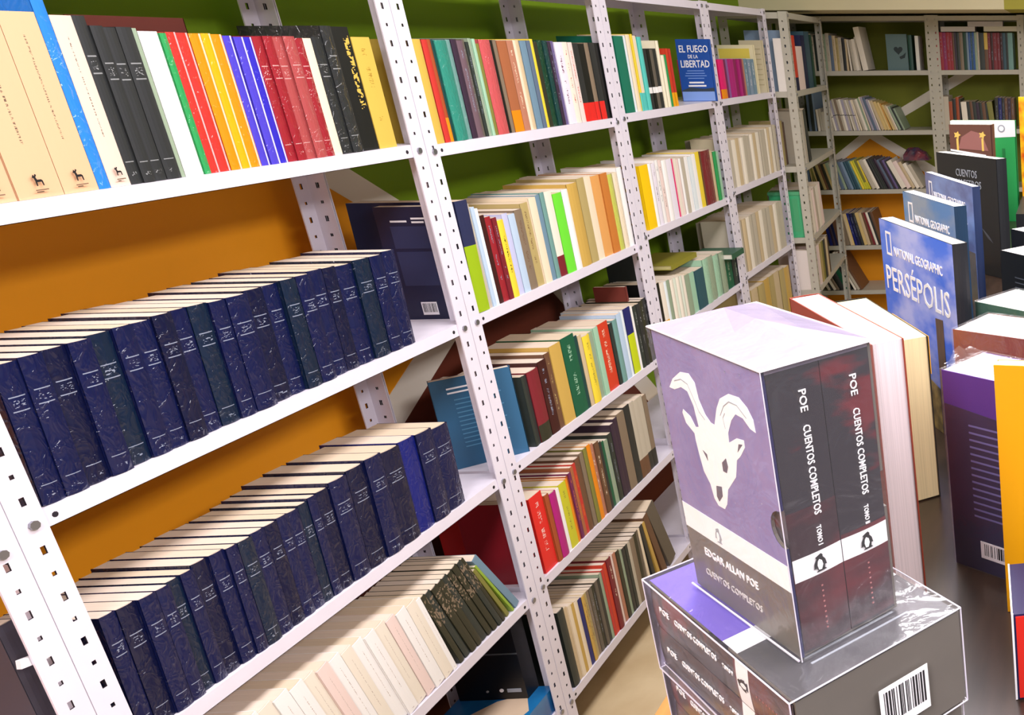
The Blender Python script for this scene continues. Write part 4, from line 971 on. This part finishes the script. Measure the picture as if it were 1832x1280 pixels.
def penguin(parent,o,r,u,h,m1,m2):
    o=Vector(o);r=Vector(r);u=Vector(u);nn=r.cross(u)
    body=[(0,.95),(.14,1),(.22,.9),(.2,.8),(.34,.6),(.4,.3),(.3,.3),(.27,.1),(.38,.02),(.2,0),(-.2,0),(-.1,.08),(-.22,.25),(-.34,.2),(-.3,.5),(-.16,.75),(-.2,.86),(-.1,.9)]
    p=decal('penguin_mark',parent,[o+r*(a*h)+u*(b*h) for a,b in body],nn,m1,.0003)
    decal('belly',p,[o+r*(a*h)+u*(b*h)+nn*.0003 for a,b in ((0,.72),(.14,.6),(.18,.35),(.08,.1),(-.08,.12),(-.14,.38),(-.1,.6))],nn,m2,.0002)
def box_set(label,loc,rot,goat=True):
    """slipcase: cover on x=0 plane (y 0..w), open side with two spines on y=0, height z"""
    T,W,H=.076,.142,.200
    r=empty('slipcase_box_set',loc,rot); b=.002
    # cover panel with thumb notch at the open edge
    nz,nr=.095,.0135
    arc=[(nr*math.cos(a),nz+nr*math.sin(a)) for a in [R(-90+20*i) for i in range(10)]]
    for x0,m_ in ((0,m_gry),(T-b,m_gry)):
        pts=[(x0,0,0)]+[(x0,max(0,y),z) for y,z in arc]+[(x0,0,H),(x0,W,H),(x0,W,0)]
        G().poly(pts,(b,0,0)).obj('cover_panel',m_,r)
    G().box(b,.0,H-b,T-b,W,H).obj('top_panel',m_cream,r); G().box(b,.0,0,T-b,W,b).obj('bottom_panel',m_gry,r); G().box(b,W-b,b,T-b,W,H-b).obj('back_panel',m_gry,r)
    # cover print
    X=-.0003
    pts=[(X,.0002,.0505)]+[(X,max(.0002,y),z) for y,z in arc]+[(X,.0002,H-.0003),(X,W-.0002,H-.0003),(X,W-.0002,.0505)]
    decal('cover_print_purple',r,pts,(-1,0,0),m_pur,.0002)
    G().box(-.0004,-.0004,.0,b,0,nz-nr).obj('edge_strip',m_navyedge,r); G().box(-.0004,-.0004,nz+nr,b,0,H).obj('edge_strip',m_navyedge,r)
    gp=decal('cover_print_grey',r,[(X,.0002,.0002),(X,.0002,.052),(X,W-.0002,.052),(X,W-.0002,.0002)],(-1,0,0),m_gry,.0002)
    decal('cover_band',r,[(X,.0,.050),(X,.0,.0695),(X,W,.0695),(X,W,.050)],(-1,0,0),m_wh,.0004)
    if goat:
        sk=decal('goat_skull',r,[(X,y,z) for y,z in SK],(-1,0,0),m_wh,.0004)
        for pl in ([(0.0673,0.1162),(0.0671,0.1224),(0.0606,0.1274),(0.0595,0.1216),(0.0626,0.1161)],[(0.0813,0.1009),(0.0736,0.1026),(0.0745,0.0952),(0.0806,0.0892),(0.0831,0.0924)],[(0.0928,0.1241),(0.0875,0.1225),(0.0876,0.1178)],[(.0395,.1435),(.0345,.1445),(.0425,.137)]):
            decal('skull_hollow',sk,[(X-.0004,y,z) for y,z in pl],(-1,0,0),mat('print_shade','#5d5668',.5),.0002)
        for ln in ([(.1185,.168),(.108,.1715),(.099,.170),(.0925,.160),(.0885,.153),(.082,.149)],[(.0585,.158),(.052,.166),(.044,.171),(.034,.171),(.024,.165)],[(.0545,.150),(.0555,.157),(.052,.161)]):
            for (y0,z0),(y1,z1) in zip(ln,ln[1:]): decal('horn_line',sk,[(X-.0004,y0,z0),(X-.0004,y1,z1),(X-.0004,y1,z1+.0007),(X-.0004,y0,z0+.0007)],(-1,0,0),m_print_grey,.0002)
        random.seed(5)
        for k in range(46):
            y,z=random.uniform(.006,W-.006),random.uniform(.078,.196); s=random.choice((.0004,.0006,.0010))
            if .03<y<.115 and .085<z<.178 and random.random()<.8: continue
            decal('star',r,[(X,y-s,z),(X,y,z-s),(X,y+s,z),(X,y,z+s)],(-1,0,0),m_star,.0002)
    lettering('EDGAR ALLAN POE',r,(X-.0003,.118,.034),(0,-1,0),(0,0,1),.074,.0062,m_wh,.01); lettering('CUENTOS COMPLETOS',r,(X-.0003,.122,.0165),(0,-1,0),(0,0,1),.079,.0052,mat('print_pale_grey','#cfcac6',.5))
    penguin(r,(X-.0004,.092,.053),(0,-1,0),(0,0,1),.012,m_print_grey,m_wh)
    # two volumes
    for k,(x0,x1,tomo) in enumerate(((b+.0004,T/2-.0003,'TOMO I'),(T/2+.0003,T-b-.0004,'TOMO II'))):
        xm=(x0+x1)/2; g=G(); n=6; K=[]
        v=[];f=[]
        for i in range(n+1):
            a=i/n; x=x0+(x1-x0)*a; y=-.0016*math.sin(math.pi*(.1+.8*a)); v+=[(x,y,b),(x,y,H-b)]
        for i in range(n): f.append((2*i,2*i+2,2*i+3,2*i+1))
        m0=len(v); v+=[(x0,W-.01,b),(x0,W-.01,H-b),(x1,W-.01,b),(x1,W-.01,H-b)]
        f+=[(0,1,m0+1,m0),(2*n,m0+2,m0+3,2*n+1),(1,)+tuple(2*i+1 for i in range(1,n+1))+(m0+3,m0+1),(m0,m0+2)+tuple(2*i for i in range(n,-1,-1)),(m0,m0+1,m0+3,m0+2)]
        vo=obj('volume',v,f,m_sp1,r)
        # lower wine-coloured part and white band follow the spine
        def band(nm_,z0,z1,m_,off):
            vv=[];ff=[]
            for i in range(n+1):
                a=i/n; x=x0+(x1-x0)*a; y=-.0016*math.sin(math.pi*(.1+.8*a))-off; vv+=[(x,y,z0),(x,y,z1)]
            for i in range(n): ff.append((2*i,2*i+2,2*i+3,2*i+1))
            return obj(nm_,vv,ff,m_,vo)
        band('spine_print',.004,.105-.03*k,m_sp2,.0003); bd=band('spine_band',.0555,.072,m_wh,.0005)
        Y=-.0024
        for s,z,wd,ht in (('POE',.1835,.0145,.0050),('CUENTOS COMPLETOS',.160,.062,.0050),(tomo,.090,.014,.0034)):
            lettering(s,vo,(xm+.001,Y,z),(0,0,-1),(1,0,0),wd,ht,m_wh,.008)
        penguin(vo,(xm,Y,.0575),(1,0,0),(0,0,1),.0125,m_ink,m_wh)
        for q in range(9): decal('print_dot',vo,[(xm-.0006,Y+.0004,.047-.004*q),(xm+.0006,Y+.0004,.047-.004*q),(xm+.0006,Y+.0004,.046-.004*q),(xm-.0006,Y+.0004,.046-.004*q)],(0,-1,0),mat('print_rose','#a86a6a',.5),.0003)
    # film: loose shell, gathered at the top
    e=.0022; sh=G(); sh.box(-e,-e-.002,-.0002,T+e,W+e,H+e); sh.f.pop(0); sh.obj('shrink_film',FILM,r)
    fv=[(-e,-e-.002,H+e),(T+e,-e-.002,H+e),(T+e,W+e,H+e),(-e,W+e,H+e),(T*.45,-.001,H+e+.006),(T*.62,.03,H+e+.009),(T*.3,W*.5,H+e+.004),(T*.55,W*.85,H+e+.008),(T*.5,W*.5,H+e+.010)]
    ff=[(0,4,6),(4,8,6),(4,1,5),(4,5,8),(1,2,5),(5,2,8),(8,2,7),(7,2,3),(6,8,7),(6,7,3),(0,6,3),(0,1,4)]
    obj('film_fold_glare',fv,ff,m_fold_glare,r)  # opaque pale fold stands in for the glare on the film top
    E=[(-e,-e-.002),(T+e,-e-.002),(T+e,W+e),(-e,W+e)]
    ge=G()
    for z in ((H+e,) if goat else (H+e,-.0002)):
        for k in range(4):
            p=Vector((*E[k],z)); q=Vector((*E[(k+1)%4],z)); ge.cyl(p,q-p,.0006,(q-p).length,5)
    for (x,y) in (E if not goat else (E[0],)): ge.cyl((x,y,0),(0,0,1),.0004 if goat else .0006,H+e,5)
    if goat: ge.cyl((E[3][0]-.001,E[3][1],.0006),(E[0][0]-E[3][0],E[0][1]-E[3][1],0),.0009,W+2*e,5)
    fe=ge.obj('film_seam',m_seam,r)
    return tag(r,label,'book set','purple two-volume box sets stacked on the table') and r
A1=R(-43)
ps=box_set('upright purple slipcase box set with white goat skull, topping the stack',(.517,.191,1.4195),(0,0,A1))
# lying sets: local x (thickness) points up; the cover faces up
def lying_set(label,near,ang,z):
    # map local: height H -> along left edge (ang), width W -> along right edge (ang-90), cover (x=0) up
    Lx=Vector((math.cos(ang),math.sin(ang),0)); Rx=Vector((math.cos(ang-math.pi/2),math.sin(ang-math.pi/2),0))
    r=box_set(label,(0,0,0),(0,0,0),goat=False)
    ex=Vector((0,0,1)); ey=Rx; ez=Lx       # local x -> down, y -> right edge, z -> left edge
    ey=ey*.90; ez=ez*1.06
    M=Matrix(((ex.x,ey.x,ez.x,near[0]),(ex.y,ey.y,ez.y,near[1]),(ex.z,ey.z,ez.z,z),(0,0,0,1)))
    r.matrix_world=M; return r
l1=lying_set('wrapped purple box set lying flat directly under the upright one',(.476,.184),R(45.8),TZ+.0785)
l2=lying_set('lowest wrapped purple box set lying flat on the table edge',(.482,.190),R(44.8),TZ+.0005)
barcode(l1,(.016,.062,-.0028),(0,1,0),(1,0,0),.044,.036,21)
for s_ in (l1,l2):
    XT=.0763
    for nm_,z0,z1_,m_,q_ in (('back_print_grey',.0003,.076,m_gry2,.0003),('back_print_violet',.076,.1995,m_pur2,.0003),('back_band',.070,.0895,m_wh,.0005)):
        decal(nm_,s_,[(XT,.0005,z0),(XT,.1415,z0),(XT,.1415,z1_),(XT,.0005,z1_)],(1,0,0),m_,q_)
    for k in range(5): decal('print_line',s_,[(XT+.0003,.03,.058-.008*k),(XT+.0003,.115-.008*(k%2),.058-.008*k),(XT+.0003,.115-.008*(k%2),.0562-.008*k),(XT+.0003,.03,.0562-.008*k)],(1,0,0),m_print_grey,.0003)
# ---- other books on the table (near corner, angle of thickness axis, thickness, width, height)
def tbook(name,label,near,ang,t,wd,h,col,style='plain',page=None,hard=True,lean=0,z=TZ+.0005): return book(name,label,(near[0],near[1],z),(0,R(lean),R(ang)),t,wd,h,col,style,None,hard,page)
d4=(math.cos(R(35.4)),math.sin(R(35.4)))
t4=book('hardback_book','red-brown hardback standing behind the upright box set, page edges forward',(.764+.2*d4[0],.156+.2*d4[1],TZ+.0005),(0,0,R(125.4)),.030,.20,.300,'8f3a28',page='f6e6ea')
d5=(math.cos(R(31)),math.sin(R(31)))
t5=book('hardback_book','thick cream-paged book with yellow and black cover edge behind box set',(1.05+.22*d5[0],.186+.22*d5[1],TZ+.0005),(0,0,R(121)),.050,.22,.213,'1c1a14',page='f5e2b0')
decal('yellow_flap',t5,[(-.0004,.10,.213),(-.0004,.221,.213),(-.0004,.221,.165),(-.0004,.10,.165)],(-1,0,0),mat('print_amber','#e8a820',.5),.0006)
def sky_mat(name,a,b_,sc=9):
    m=mat(name,a,.3,noise=.5,nscale=sc,dark=b_,stretch=(1,1,1.8),coat=.4); return m
def natgeo(label,near,ang,t,wd,h,title,col,sky,tw,ta,thh=.040,left=.02):
    r=tbook('hardback_book',label,near,ang,t,wd,h,col,'plain','f4efe6'); X=-.0003
    decal('cover_picture',r,[(X,.0005,.0005),(X,.0005,h-.0005),(X,wd-.0005,h-.0005),(X,wd-.0005,.0005)],(-1,0,0),sky,.0002)
    X2=X-.0003
    fr=G(); a0=.022; fw,fh,ft=.020,.036,.0035; z0=h-.052
    y1,y0=wd-a0,wd-a0-fw
    for (ya,yb,za,zb) in ((y0,y1,z0,z0+ft),(y0,y1,z0+fh-ft,z0+fh),(y0,y0+ft,z0+ft,z0+fh-ft),(y1-ft,y1,z0+ft,z0+fh-ft)): fr.box(X2-.0003,ya,za,X2,yb,zb)
    fr.obj('logo_frame',m_wh,r); lettering('NATIONAL GEOGRAPHIC',r,(X2,wd-.050,h-.050),(0,-1,0),(0,0,1),wd*.66,.014,m_wh,.010)
    if title: lettering(title,r,(X2,wd-left,h-.060-thh),(0,-1,0),(0,0,1),tw,thh,m_wh,.004)
    return r
m_sky1=sky_mat('print_sky','#a9b4f4','#2f6ae8',10); m_sky2=sky_mat('print_dusk_sky','#7f8fa8','#3f78b8',10); m_sky3=sky_mat('print_blue_grey_sky','#5f86cc','#2f4f98',9)
for m_ in (m_sky1,m_sky2,m_sky3):
    rp=[n for n in m_.node_tree.nodes if n.type=='VALTORGB'][0]; rp.color_ramp.elements[0].position=.40; rp.color_ramp.elements[1].position=.62
t6=natgeo('blue hardback titled Persépolis with a stone column, front of three blue books',(1.19,.169),-57,.022,.253,.2945,'PERSÉPOLIS','14171f',m_sky1,.222,0,.047,.012)
X=-.0008
decal('cover_column',t6,[(X,.070,.0),(X,.070,.178),(X,.046,.180),(X,.046,.0)],(-1,0,0),mat('print_column','#6a5444',.5,noise=.3,nscale=40,stretch=(1,6,1)))
decal('cover_ruins',t6,[(X,.045,.0),(X,.045,.09),(X,.034,.105),(X,.024,.085),(X,.012,.10),(X,.002,.07),(X,.002,.0)],(-1,0,0),mat('print_stone','#b39a5c',.5,noise=.5,nscale=50,dark='#3f3a2a'))
decal('cover_ruins',t6,[(X,.25,.0),(X,.25,.095),(X,.22,.108),(X,.19,.085),(X,.15,.10),(X,.12,.08),(X,.072,.07),(X,.072,.0)],(-1,0,0),mat('print_stone','#b39a5c',.5,noise=.5,nscale=50,dark='#3f3a2a'))
t7=natgeo('grey-blue hardback titled Pompeya standing between two blue books',(1.496,.205),-57.8,.022,.217,.2945,'POMPEYA','12324e',m_sky2,.18,0,.046,.012)
t8=natgeo('tall dark blue hardback, rear of the three, with white letters near its edge',(1.801,.209),-61.9,.016,.275,.283,None,'1c2c52',m_sky3,.1,0)
lettering('ES',t8,(X,.086,.194),(0,-1,0),(0,0,1),.050,.042,m_wh,.004)
decal('cover_picture',t8,[(X+.0003,.004,.002),(X+.0003,.004,.15),(X+.0003,.25,.15),(X+.0003,.25,.002)],(-1,0,0),mat('print_night_stone','#4a4a52',.35,noise=.5,nscale=24,dark='#23262e',coat=.4),.0003)
t9=tbook('hardback_book','black hardback titled Cuentos behind the blue books',(2.202,.195),-46.9,.03,.245,.2905,'15171b','plain','f2ece2')
lettering('CUENTOS',t9,(-.0004,.165,.238),(0,-1,0),(0,0,1),.085,.018,m_print_grey); lettering('MAESTROS',t9,(-.0004,.165,.213),(0,-1,0),(0,0,1),.10,.018,m_print_grey)
decal('cover_feather',t9,[(-.0002,.075,.12),(-.0002,.045,.10),(-.0002,.03,.085),(-.0002,.05,.095)],(-1,0,0),mat('print_dim','#4a4e56',.5))
t10=tbook('hardback_book','large green book with a white top band, rearmost on the table',(2.99,.20),-8,.02,.21,.322,'23a052','plain','f4f0ea')
decal('cover_band',t10,[(-.0002,.0005,.272),(-.0002,.0005,.3215),(-.0002,.2095,.3215),(-.0002,.2095,.262)],(-1,0,0),m_wh)
rg=decal('emblem_ring',t10,[(-.0008,.045+.012*math.cos(2*math.pi*k/14),.297-.012*math.sin(2*math.pi*k/14)) for k in range(14)],(-1,0,0),m_print_grey); decal('emblem_core',rg,[(-.0014,.045+.008*math.cos(2*math.pi*k/14),.297-.008*math.sin(2*math.pi*k/14)) for k in range(14)],(-1,0,0),m_wh); decal('print_line',t10,[(-.0006,.046,.12),(-.0006,.046,.235),(-.0006,.036,.235),(-.0006,.036,.12)][::-1],(-1,0,0),mat('print_deep_green','#0f7a3c',.5))
t11=tbook('hardback_book','brown book with gold clasps painted on its cover, before the green one',(2.66,.245),-12,.03,.125,.335,'5d3a30','plain','efe4d0')
decal('cover_print_dark',t11,[(-.0002,.001,.001),(-.0002,.001,.245),(-.0002,.124,.262),(-.0002,.124,.001)],(-1,0,0),mat('print_dark_green','#2b3430',.5))
decal('cover_print_lid',t11,[(-.0004,.1,.268),(-.0004,.09,.30),(-.0004,.06,.318),(-.0004,.03,.31),(-.0004,.012,.262)],(-1,0,0),mat('print_lid','#8a5a55',.5))
decal('cover_rule',t11,[(-.0008,.124,.262),(-.0008,.02,.246),(-.0008,.02,.251),(-.0008,.124,.267)],(-1,0,0),m_wh)
for y in (.102,.028):
    c=[( -.0006,y+(.011 if k%2 else .006)*math.cos(2*math.pi*k/10),.306+(.011 if k%2 else .006)*math.sin(2*math.pi*k/10)) for k in range(10)]; decal('gold_clasp',t11,c[::-1],(-1,0,0),m_gold); decal('gold_strap',t11,[(-.0006,y-.003,.262),(-.0006,y-.003,.297),(-.0006,y+.003,.297),(-.0006,y+.003,.262)],(-1,0,0),m_gold)
# right-hand row
def fm(o,t,wd,h,e=.0015): G().box(-e,-e-.004,0,t+e,wd+e,h+e).obj('shrink_film',FILM,o)
tp=tbook('hardback_book','thick purple film-wrapped book with barcode beside the yellow book',(.806,.022),-34,.066,.15,.226,'4a1f86','plain','f2e6ea')
decal('cover_print_navy',tp,[(-.0002,.001,.0005),(-.0002,.001,.17),(-.0002,.06,.182),(-.0002,.149,.19),(-.0002,.149,.0005)],(-1,0,0),mat('print_navy','#1e1f4a',.35,noise=.3,nscale=16,coat=.5))
for k in range(14): decal('print_line',tp,[(-.0008,.118,.172-.008*k),(-.0008,.02,.172-.008*k),(-.0008,.02,.170-.008*k),(-.0008,.118,.170-.008*k)],(-1,0,0),mat('print_dim_violet','#6a66a0',.5),.0002)
barcode(tp,(-.0008,.112,.018),(0,-1,0),(0,0,1),.065,.020,31)
fm(tp,.066,.15,.226)
V=[];F=[]; random.seed(9); n=6
for i in range(n+1):
    for j in range(n+1): a,b=i/n,j/n; V.append((.004+.05*a,.15-.06*b,.2275+ (.016*random.random()*math.sin(math.pi*a)+.004)*(1-b*.8)))
for i in range(n):
    for j in range(n): q=i*(n+1)+j; F.append((q,q+1,q+n+2,q+n+1))
obj('crumpled_film',V,F,FILM,tp)
tr_=tbook('hardback_book','red-brown marbled hardback with broad white page top behind the purple one',(1.0,.018),-28,.078,.16,.213,'7f3a34','wrap','f6ebe6'); fm(tr_,.078,.16,.213)
tt=tbook('hardback_book','green marbled hardback with broad page top behind the red-brown one',(1.148,.032),-38,.085,.15,.203,'3f6a58','wrap','f6ebe2'); fm(tt,.085,.15,.203)
tk=tbook('hardback_book','black hardback with faint print behind the green marbled one',(1.519,.046),-48,.055,.15,.193,'16191c','plain','f4ece8'); 
for k in range(6): decal('print_line',tk,[(-.0003,.11,.15-.009*k),(-.0003,.05,.15-.009*k),(-.0003,.05,.148-.009*k),(-.0003,.11,.148-.009*k)],(-1,0,0),mat('print_dim','#4a4e56',.5))
tbook('hardback_book','black hardback farther back, second behind the green marbled book',(1.72,.045),-50,.05,.15,.193,'14181b','plain','f4ece8')
ty=tbook('hardback_book','bright yellow hardback cut off by the right edge, nearest standing book',(.757,-.114),-10,.016,.20,.2635,'f2a804','plain','f4ead8')
decal('cover_mark',ty,[(-.0003,.17,.032),(-.0003,.158,.038),(-.0003,.150,.030),(-.0003,.158,.026)],(-1,0,0),m_ink)
rb=empty('navy_box',(.66,.066,TZ+.0005),(0,0,R(-84))); G().box(0,0,0,.16,.08,.086).obj('box_body',mat('box_navy','#141a48',.35),rb)
G().box(.003,-.0012,.002,.158,0,.084).obj('red_front',mat('print_red','#d8281c',.4),rb); G().box(-.0006,-.0006,0,.0012,.0012,.0866).obj('corner_edge',m_wh,rb); G().box(-.0006,0,.0855,.0008,.08,.0868).obj('corner_edge',m_wh,rb)
tag(rb,'navy box with a red front at the lower right corner','box')
# stack at the right edge, farther down the table
mgz=tbook('magazine','magazine with orange flowers at the right edge of the table',(2.86,.035),-6,.012,.145,.30,'c86a10','plain','f0e8d8',hard=False,z=TZ+.10)
for o_ in mgz.children:
    if o_.name.startswith('cover'): o_.data.materials[0]=mat('flower_print','#f2c81c',.3,noise=.8,nscale=28,dark='#c0400c',coat=.4)
g_=empty('display_riser',(2.55,-.12,TZ+.0005)); G().box(0,0,.06,.5,.30,.10).obj('riser_top',mat('riser_black','#1a1c20',.4),g_); G().box(.02,.02,0,.48,.28,.06).obj('riser_body',mat('riser_black','#1a1c20',.4),g_); 
for z in (.02,.075): decal('riser_label',g_,[(.019 if z<.06 else -.001,.25,z),(.019 if z<.06 else -.001,.20,z),(.019 if z<.06 else -.001,.20,z+.018),(.019 if z<.06 else -.001,.25,z+.018)],(-1,0,0),m_wh,.002)
tag(g_,'black display riser with white labels carrying magazines at right','stand')
bpy.context.view_layer.update()
